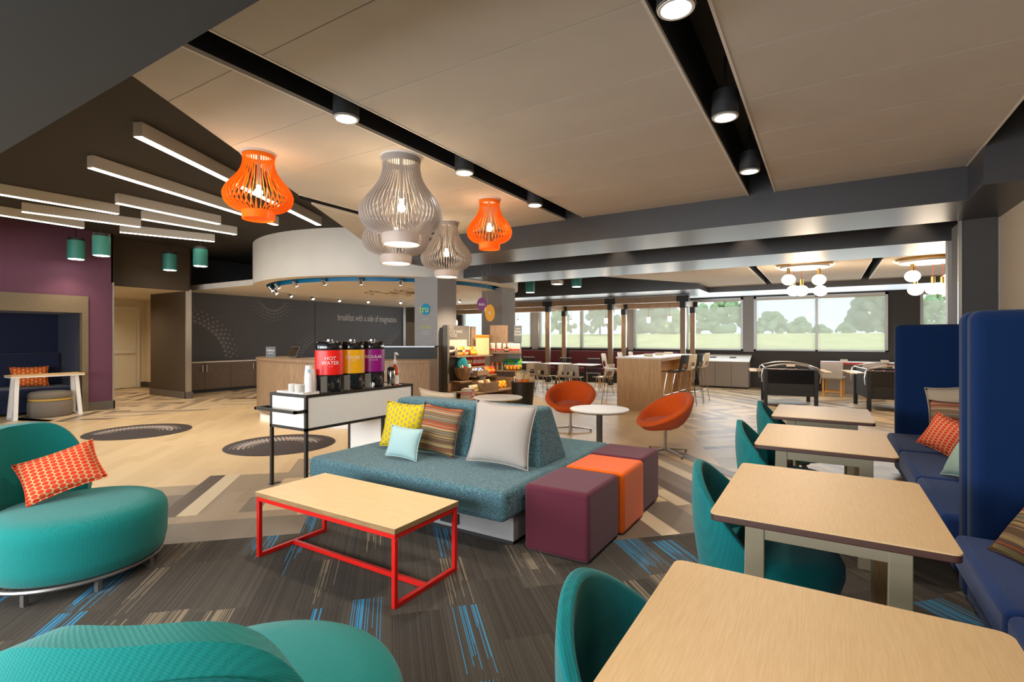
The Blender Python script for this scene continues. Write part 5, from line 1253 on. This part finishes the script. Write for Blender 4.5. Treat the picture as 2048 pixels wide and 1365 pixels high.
for k in range(6):
    b = B(); b.box(-.10, .10, -.13, .13, 0, .055); o = ob('snack_carton', b, ['bag_white', 'bag_pink', 'bag_white'][k % 3], bevel=.006, loc=(-5.66+random.uniform(-.015, .015), 7.62, .17+k*.058), rot=(0, 0, R(20+random.uniform(-6, 6))))
    o['label'] = 'pink and white carton in the stack left of the gondola, %s from the top' % ['lowest', 'fifth', 'fourth', 'third', 'second', 'first'][k]; o['category'] = 'snack carton'; o['group'] = 'stacked pink cartons'
    b = B(); b.box(-.102, .102, -.09, .09, .015, .04); ob('side_print', b, 'bag_red' if k % 2 else 'bag_pink', o)
b = B(); b.box(-5.82, -5.5, 7.47, 7.74, 0, .168); solo('stack_plinth', b, 'walnut', 'low walnut plinth under the pink carton stack', 'plinth')
# unit B facing the camera
TB = R(32.3)
t = thing('snack_shelf_unit', 'tall walnut snack shelf unit with rounded shelves, in front of the far column', 'shelf unit', (-6.02, 9.48, 0), TB)
b = B(); b.box(-.34, .06, .12, .15, .75, 1.74); ob('wood_panel', b, 'walnut', t)
b = B(); b.box(.06, .36, .12, .14, .75, 1.36); ob('pale_backing', b, 'column', t)
b = B(); b.box(.20, .37, .10, .115, 1.36, 1.73); ob('header_sign', b, 'sign_slate', t)
for z in (1.145, .75):
    b = B(); pl = [(-.34, .119), (-.34, -.10)]+[(.36-.22+.22*math.sin(R(a)), -.02-.14*math.cos(R(a))) for a in range(0, 91, 15)]+[(.36, .119)]
    b.prism(pl, z-.03, z); ob('shelf', b, 'walnut', t)
b = B(); b.box(-.32, .34, -.08, .15, 0, .718); ob('base_cabinet', b, 'walnut_dark', t)
for i, (s, q) in enumerate((('SO FRESH', .03), ('LOCAL', .055), ('GOODS', .055))):
    text(s, q, Matrix.Translation((.285, .0985, 1.66-i*.065)) @ Matrix.Rotation(PI/2, 4, 'X'), None, 'white_text', squeeze=.8).parent = t
def loc_b(x, y, z): v = Matrix.Rotation(TB, 3, 'Z') @ Vector((x, y, z)); return (-6.02+v.x, 9.48+v.y, z)
for i, x in enumerate((-.28, -.14, -.02, .08, .15, .22, .29)):
    big = i < 2; o = bag('snack_pouch', 'bag_white', 'bag_red', loc_b(x, .03 if big else 0, 1.147), TB, .03, .12 if big else .08, .20 if big else .19, .06, '%s white pouch with a red dot on the upper walnut shelf, %s from the left' % ('large' if big else 'small', ORD[i]), 'white pouches upper right shelf', (.15, .35))
for i, x in enumerate((.01, .06)): bag('snack_pouch', 'bag_brown', 'bag_cream', loc_b(x, -.08, 1.147), TB, .1, .05, .11, .04, 'small brown packet in front of the white pouches, %s one' % ['left', 'right'][i], 'brown packets upper right shelf')
for i in range(10): bag('chip_bag', ['bag_green', 'bag_green', 'bag_teal'][i % 3], ['bag_white', 'bag_yellow'][i % 2], loc_b(.02+(i % 5)*.075, .05-.08*(i//5), .752), TB+random.uniform(-.1, .1), .05, .11, .24-.04*(i//5), .07, '%s chip bag on the lower walnut shelf, %s row, %s from the left' % (['green', 'green', 'teal'][i % 3], ['rear', 'front'][i//5], ORD[i % 5]), 'green bags on the right unit', (.3, .55))
for i in range(4): bag('snack_bag', 'bag_orange', 'bag_yellow', loc_b(.05+i*.08, -.13, .752), TB, .1, .07, .10, .04, 'orange packet in front of the green chip bags, %s from the left' % ORD[i], 'orange packets in front of green bags')
for i in range(3):
    t = thing('honey_bottle', 'small amber topped bottle in the row of three on the lower shelf, %s' % ['left one', 'middle one', 'right one'][i], 'bottle', loc_b(-.28+i*.11, 0, .752))
    b = B(); b.lathe([(.022, 0), (.024, .01), (.022, .09), (.012, .12)], n=14); ob('bottle_body', b, 'bag_cream', t); b = B(); b.lathe([(.026, .121), (.03, .14), (.026, .165)], n=14); ob('cap', b, 'bag_orange', t)
# chip bin
t = thing('chip_bin', 'dark round tapering bin full of chip bags, right of the snack shelves', 'bin', (-5.02, 8.55, 0))
b = B(); b.lathe([(.175, 0), (.18, .01), (.235, .60), (.222, .60), (.17, .03), (.01, .03)], n=36); ob('tub', b, 'black_metal', t)
b = B(); b.tube([(.238*math.cos(a), .238*math.sin(a), .60) for a in [2*PI*i/36 for i in range(36)]], .01, 6, True); ob('rim', b, 'black_metal', t)
CB = [('bag_white', 'bag_blue'), ('bag_cream', 'bag_blue'), ('bag_cream', 'bag_orange')]
for i in range(11):
    a = i*2.4; r_ = .03+.12*((i*.37) % 1); m1, m2 = CB[i % 3]
    front_ = i > 6
    bag('chip_bag', m1, m2, (-5.02+r_*math.cos(a), 8.55+r_*math.sin(a), .46 if front_ else .54), R(32)+random.uniform(-.4, .4), random.uniform(-.1, .35), .17, .26, .08, '%s chip bag with %s print in the dark round bin, %s %s' % (m1[4:], m2[4:], 'rear' if math.sin(a) > 0 else 'front', 'right' if math.cos(a) > 0 else 'left'), 'chip bags in the round bin', (.15, .45) if m2 == 'bag_orange' else (.5, .78))

# ================================================================== CAFE, BAR, WINDOWS SIDE
# portal frames
for i, (x, y, ztop, lb) in enumerate(((-7.81, 14.95, 2.66, 'front left portal post behind the cafe tables'), (-5.64, 14.95, 2.66, 'front middle portal post, left of the bar table'), (-3.46, 14.95, 2.66, 'front right portal post behind the bar table'),
                         (-7.77, 16.1, 2.56, 'rear left portal post by the window'), (-5.61, 16.1, 2.56, 'rear middle portal post by the window'), (-3.44, 16.1, 2.56, 'rear right portal post by the window'))):
    t = thing('portal_post', 'wood clad ' + lb, 'post', (x, y, 0))
    b = B(); b.box(-.065, .065, -.065, .065, .18, ztop-.34); ob('wood_cladding', b, 'walnut', t)
    b = B(); b.box(-.07, .07, -.07, .07, 0, .18); ob('black_foot', b, 'black', t)
    b = B(); b.box(-.075, .075, -.075, .075, ztop-.34, ztop-.165); ob('black_bracket', b, 'black', t)
    b = B(); b.box(.0655, .078, -.04, .04, .2, ztop-.34); ob('metal_edge', b, 'silver', t)
def beam(x0, x1, y0, y1, z0, z1, lb):
    t = thing('portal_beam', lb, 'beam', ((x0+x1)/2, (y0+y1)/2, z0)); b = B(); b.box(x0, x1, y0, y1, z0, z1); wp('timber', b, 'walnut', t)
    if x1-x0 > y1-y0:
        for x in (-7.81, -5.64, -3.46): b = B(); b.box(x-.17, x+.17, y0-.008, y1+.008, z0-.003, z1-.001); wp('black_bracket', b, 'black', t)
beam(-12.5, -3.38, 14.885, 15.015, 2.50, 2.68, 'long front timber portal beam over the cafe posts')
beam(-12.5, -3.36, 16.035, 16.165, 2.40, 2.56, 'long rear timber portal beam in front of the windows')
for x, lb in ((-7.8, 'left'), (-5.63, 'middle'), (-3.45, 'right')): beam(x-.05, x+.05, 15.02, 16.03, 2.40, 2.55, '%s short timber beam linking the front and rear portal posts' % lb)
# jar pendants
for i, (x, y, z, lb) in enumerate(((-9.3, 15.5, 2.02, 'jar pendant lamp right of the far grey column'), (-7.27, 15.6, 2.0, 'jar pendant lamp beside the rear left portal post'), (-6.0, 15.5, 2.03, 'jar pendant lamp left of the front middle portal post'), (-4.62, 15.5, 2.03, 'jar pendant lamp left of centre above the bar table'), (-3.98, 15.5, 2.05, 'jar pendant lamp right of centre above the bar table'), (-11.3, 14.5, 2.02, 'jar pendant lamp seen between the two grey columns'))):
    t = thing('jar_pendant', lb, 'pendant lamp', (x, y, z))
    b = B(); b.lathe([(.02, -.10), (.055, -.09), (.058, .04), (.035, .07)], n=18); ob('jar', b, 'bulb_dim', t)
    b = B(); b.lathe([(.036, .071), (.034, .10), (.01, .11)], n=14); ob('cap', b, 'brass', t)
    b = B(); b.cyl((0, 0, .11), (0, 0, ZB-z-.011), .003, n=5); ob('cord', b, 'black', t)
    b = B(); b.lathe([(.05, ZB-z-.012), (.05, ZB-z-.001)], n=16); ob('ceiling_rose', b, 'housing', t)
    light('jar_glow', 'POINT', (x, y, z-.16), 5, WARM, shadow_soft_size=.06)
# maroon banquette
t = thing('maroon_banquette', 'long maroon banquette running below the far windows', 'banquette', (-8.1, 16.2, 0))
for xa, xb, k in ((-12.4, -7.86, 3), (-7.68, -5.70, 1), (-5.52, -3.9, 1)):
    b = B(); b.box(xa, xb, 15.72, 16.25, .0, .30); wp('base', b, 'black', t)
    for i in range(k):
        x0, x1 = xa+(xb-xa)*i/k, xa+(xb-xa)*(i+1)/k
        b = B(); b.box(x0+.004, x1-.004, 15.68, 16.25, .301, .46); wp('seat_cushion', b, 'maroon', t, bevel=.02)
        b = B(); b.box(x0+.004, x1-.004, 16.26, 16.40, .30, 1.02); wp('back_cushion', b, 'maroon', t, bevel=.02)

def shell_chair(loc, rz, label, m='greige_plastic', seat_h=.45, stool=False, group=None, leg='chrome'):
    """moulded shell chair; local +x is the front"""
    t = thing('bar_stool' if stool else 'cafe_chair', label, 'stool' if stool else 'chair', loc, rz, group)
    P_ = [(.21, -.015), (.19, .0), (.10, -.005), (0, -.012), (-.10, -.008), (-.16, .01), (-.195, .05), (-.212, .10), (-.222, .16), (-.232, .23), (-.242, .30), (-.25, .345)]
    ns = len(P_)-1; nt_ = 12
    def f(u, v):
        i = v*ns; k = min(int(i), ns-1); q = i-k; x = P_[k][0]*(1-q)+P_[k+1][0]*q; z = P_[k][1]*(1-q)+P_[k+1][1]*q
        wd = .215 if v < .5 else .215-.012*(v-.5); s = u*2-1
        if v < .1: wd *= .93
        if v > .95: wd *= .93
        return (x + (.03*s*s if v > .5 else 0), wd*s, z + (.015*s*s if v < .5 else 0))
    b = B(); b.grid(f, nt_, ns*1, skip=lambda i, j: j in (6, 7) and 3 <= i <= 8)
    b.xf(Matrix.Translation((0, 0, seat_h))); ob('seat_shell', b, m, t, solid=.012, sub=1, ang=80)
    zl = seat_h-.03
    for sx in (-1, 1):
        for sy in (-1, 1):
            b = B(); b.cyl((sx*.11, sy*.13, zl), (sx*(.19 if not stool else .21), sy*(.20 if not stool else .22), 0), .008, n=8); ob('leg', b, leg, t)
    b = B(); b.box(-.12, .12, -.135, -.12, zl, zl+.012).box(-.12, .12, .12, .135, zl, zl+.012).box(-.01, .01, -.12, .12, zl, zl+.012); ob('under_frame', b, leg, t)
    if stool:
        zf = .28; k = (1-zf/zl); a = .11+.10*k; c = .13+.09*k
        b = B(); b.tube([(a, -c, zf), (a, c, zf), (-a, c, zf), (-a, -c, zf)], .007, 6, True); ob('foot_ring', b, leg, t)
    return t
def cafe_table(loc, label, w=.7):
    t = thing('cafe_table', label, 'table', loc)
    b = B(); b.box(-w/2, w/2, -w/2, w/2, .735, .76); ob('tabletop', b, 'white', t, bevel=.008, seg=2)
    b = B(); b.cyl((0, 0, .03), (0, 0, .735), .03, n=14); ob('pedestal', b, 'black', t)
    b = B(); b.box(-.28, .28, -.03, .03, 0, .03).box(-.03, .03, -.28, -.0301, 0, .03).box(-.03, .03, .0301, .28, 0, .03); ob('base', b, 'black', t)
for (x, y), lb in (((-7.35, 12.72), 'left white cafe table, beside the walnut snack unit'), ((-6.35, 12.62), 'middle white cafe table among the shell chairs'), ((-5.42, 12.50), 'right white cafe table, nearest the bar table')): cafe_table((x, y, 0), 'square ' + lb, .66)
g0 = shell_chair((-6.35, 11.98, 0), R(84), 'grey shell cafe chair seen from behind at the middle cafe table')
dup(g0, (-7.42, 12.10, 0), R(78), 'grey shell cafe chair seen from behind at the left cafe table')
dup(g0, (-5.46, 11.88, 0), R(92), 'grey shell cafe chair seen from behind at the right cafe table')
w0 = shell_chair((-5.88, 12.08, 0), R(140), 'cream shell cafe chair between the middle and right cafe tables', 'warm_plastic')
dup(w0, (-6.88, 12.16, 0), R(140), 'cream shell cafe chair between the left and middle cafe tables')
dup(w0, (-4.86, 12.36, 0), R(165), 'cream shell cafe chair at the right end of the cafe tables')
# strap-back chairs with beech legs
def strap(loc, rz, label):
    t = thing('strap_back_chair', label, 'chair', loc, rz)
    b = B(); b.box(-.2, .2, -.21, .21, .43, .46); ob('seat', b, 'black', t, bevel=.01)
    for sx in (-1, 1):
        for sy in (-1, 1): b = B(); b.cyl((sx*.17, sy*.18, .43), (sx*.19, sy*.20, 0), .016, .012, 8); ob('leg', b, 'beech', t)
    b = B(); b.tube([(-.19, -.2, .46), (-.22, -.2, .86), (-.22, .2, .86), (-.19, .2, .46)], .011, 6); ob('back_frame', b, 'black_metal', t)
    b = B()
    for i in range(6): y = -.15+i*.06; b.box(-.215, -.205, y-.018, y+.018, .47, .85)
    ob('straps', b, 'black', t)
    b = B()
    for i in range(6): y = -.15+i*.06; b.cyl((-.22, y-.014, .862), (-.22, y+.014, .862), .017, n=10)
    ob('strap_loops', b, 'paper', t)
    return t
s0 = strap((-6.54, 13.55, 0), R(-75), 'black strap-back chair with beech legs behind the middle cafe table')
dup(s0, (-7.80, 13.55, 0), R(-75), 'black strap-back chair with beech legs behind the left cafe table')
dup(s0, (-5.62, 13.5, 0), R(-75), 'black strap-back chair with beech legs behind the right cafe table')
# bar table
t = thing('bar_table', 'tall oak slab bar table with a white top, surrounded by bar stools', 'bar table', (-3.2, 11.5, 0))
b = B(); b.box(-3.67, -2.775, 10.10, 10.16, 0, 1.035); wp('end_panel', b, 'oak_bar', t)
b = B(); b.box(-3.67, -2.775, 12.80, 12.86, 0, 1.035); wp('end_panel', b, 'oak_bar', t)
b = B(); b.box(-3.65, -2.795, 10.16, 12.80, .985, 1.035).box(-3.26, -3.20, 10.16, 12.80, .1, .985); wp('core_panel', b, 'oak_bar', t)
b = B(); b.box(-3.69, -2.755, 10.085, 12.90, 1.036, 1.066); wp('tabletop', b, 'white', t, bevel=.003, seg=1)
for i, y in enumerate((10.78, 11.62, 12.4)):
    b = B(); b.box(-3.30, -3.12, y-.05, y+.05, 1.0665, 1.12)
    t = solo('napkin_box', b, 'warm_plastic', '%s small pale box on the white bar top' % ['nearest', 'middle', 'farthest'][i], 'box', bevel=.004)
k0 = shell_chair((-2.62, 10.62, 0), R(170), 'black bar stool nearest the camera on the right side of the bar table', 'black', .77, True)
q0 = shell_chair((-2.58, 11.15, 0), R(168), 'cream bar stool between the two black ones at the bar table', 'warm_plastic', .77, True)
dup(k0, (-2.56, 11.75, 0), R(172), 'second black bar stool, farther along the right side of the bar table')
dup(q0, (-2.52, 12.3, 0), R(175), 'cream bar stool at the far right end of the bar table')
dup(q0, (-3.98, 10.72, 0), R(8), 'cream bar stool at the left front of the bar table')
dup(q0, (-3.98, 11.75, 0), R(4), 'cream bar stool in the middle of the left side of the bar table')
dup(q0, (-3.96, 12.5, 0), R(4), 'cream bar stool at the far left end of the bar table, mostly hidden')
# sorting cabinet
t = thing('waste_sorting_cabinet', 'grey three-door waste cabinet with a sloping white top under the windows', 'cabinet', (-2.53, 15.85, 0))
b = B(); b.add([(-3.20, 15.86, .04), (-1.86, 15.86, .04), (-1.86, 16.43, .04), (-3.20, 16.43, .04), (-3.20, 15.86, .76), (-1.86, 15.86, .76), (-1.86, 16.43, .93), (-3.20, 16.43, .93)], [(3, 2, 1, 0), (4, 5, 6, 7), (0, 1, 5, 4), (1, 2, 6, 5), (2, 3, 7, 6), (3, 0, 4, 7)]); wp('carcass', b, 'cabinet_grey', t)
b = B(); b.add([(-3.23, 15.83, .762), (-1.83, 15.83, .762), (-1.83, 16.435, .945), (-3.23, 16.435, .945), (-3.23, 15.83, .782), (-1.83, 15.83, .782), (-1.83, 16.435, .965), (-3.23, 16.435, .965)], [(3, 2, 1, 0), (4, 5, 6, 7), (0, 1, 5, 4), (1, 2, 6, 5), (2, 3, 7, 6), (3, 0, 4, 7)]); wp('sloping_top', b, 'white', t)
for i in range(3):
    b = B(); x = -3.19+i*.443; b.box(x+.004, x+.436, 15.84, 15.859, .05, .755); wp('door', b, 'cabinet_grey', t)
for x in (-2.95, -2.4):
    b = B(); b.box(x, x+.18, 16.10, 16.2, 0, .004); b.v = [(q[0], q[1], .782+(q[1]-15.83)*.3025+.001+q[2]) for q in b.v]; wp('slot', b, 'black', t)
b = B(); b.box(-3.18, -1.88, 15.92, 16.42, 0, .04); wp('toe_kick', b, 'black', t)

# foosball tables
def foos(loc, label):
    t = thing('foosball_table', label, 'foosball table', loc, R(8))   # local +x across, +y away
    W, Lh = .47, .62
    b = B(); b.box(-W, W, -Lh, -Lh+.03, .24, .80).box(-W, W, Lh-.03, Lh, .24, .80).box(-W, -W+.03, -Lh+.03, Lh-.03, .24, .80).box(W-.03, W, -Lh+.03, Lh-.03, .24, .80).box(-W+.03, W-.03, -Lh+.03, Lh-.03, .24, .28); ob('cabinet', b, 'black', t)
    b = B(); b.box(-W+.03, W-.03, -Lh+.03, Lh-.03, .66, .68); ob('playing_field', b, 'gloss_black', t)
    b = B(); b.box(-W+.04, W-.04, -Lh-.008, -Lh, .50, .78); ob('front_panel', b, 'gloss_black', t)
    for sx in (-1, 1):
        for sy in (-1, 1): b = B(); b.box(sx*(W-.005)-.035, sx*(W-.005)+.035, sy*(Lh-.01)-.035, sy*(Lh-.01)+.035, 0, .80); ob('leg', b, 'black', t)
    for y in (-Lh-.01, Lh+.01):
        b = B(); pts = [(-W-.06, y, .52), (-W-.075, y, .66), (-W-.05, y, .80)]+[(-W+W*2*i/10, y, .84+.07*math.sin(PI*i/10)) for i in range(11)]+[(W+.05, y, .80), (W+.075, y, .66), (W+.06, y, .52)]
        b.tube(pts, .016, 8); ob('arched_rail', b, 'silver', t)
    for x in (-W-.02, W+.02): b = B(); b.tube([(x, -Lh-.01, .83), (x, Lh+.01, .83)], .012, 6); ob('side_rail', b, 'silver', t)
    b = B(); b.box(-.08, .08, -Lh-.03, -Lh+.0, .86, .90); ob('score_plate', b, 'warm_plastic', t)
    for i in range(8):
        y = -.50+i*.143; s = 1 if i % 2 else -1
        b = B(); b.cyl((-W-.16, y, .74), (W+.16, y, .74), .008, n=8); rd = ob('rod', b, 'chrome', t)
        b = B(); b.cyl((s*(W+.16), y, .74), (s*(W+.30), y, .74), .016, n=10); ob('grip', b, 'warm_plastic', rd)
        for q in (-.2, 0, .2): b = B(); b.box(q-.02, q+.02, y-.012, y+.012, .69, .76); ob('figure', b, 'bag_red' if i % 2 else 'paper', rd)
foos((-.70, 12.72, 0), 'black foosball table with arched silver rails, left of the two')
foos((1.12, 13.0, 0), 'black foosball table with arched silver rails, right one cut off by the blue partition')
# red counter with low stools
t = thing('red_edge_counter', 'window counter with a pale top and red edge behind the right foosball table', 'counter', (.9, 15.7, 0))
b = B(); b.box(-.10, 1.60, 15.42, 16.43, .80, .835); wp('countertop', b, 'white', t); b = B(); b.box(-.11, 1.61, 15.40, 15.4195, .785, .836); wp('red_edge', b, 'red_top', t)
b = B(); b.box(.0, 1.5, 15.9, 15.93, .0, .80); wp('modesty_panel', b, 'cabinet_grey', t)
for i, (x, y) in enumerate(((.42, 15.72), (1.28, 15.80))):
    b = B(); b.box(x-.08, x+.08, y-.04, y+.04, .8355, .90); solo('counter_box', b, 'warm_plastic', '%s small pale box on the red edged counter' % ['left', 'right'][i], 'box', bevel=.004)
def low_chair(loc, rz, label):
    t = thing('low_back_chair', label, 'chair', loc, rz)
    b = B(); b.box(-.22, .22, -.23, .23, .44, .51); ob('seat', b, 'greige_plastic', t, bevel=.025, seg=3)
    b = B(); b.box(-.27, -.21, -.24, .24, .46, .85); ob('backrest', b, 'greige_plastic', t, bevel=.025, seg=3)
    for sx in (-1, 1):
        for sy in (-1, 1): b = B(); b.obox((sx*.18, sy*.19, .22), (.04, .04, .44)); ob('leg', b, 'beech', t)
    for sx in (-1, 1): b = B(); b.box(sx*.18-.012, sx*.18+.012, -.17, .17, .12, .15); ob('stretcher', b, 'beech', t)
    return t
l0 = low_chair((.18, 14.88, 0), R(80), 'grey low-back chair with beech legs at the red edged counter, between the foosball tables')
dup(l0, (1.02, 14.98, 0), R(85), 'grey low-back chair at the red edged counter, behind the right foosball table')
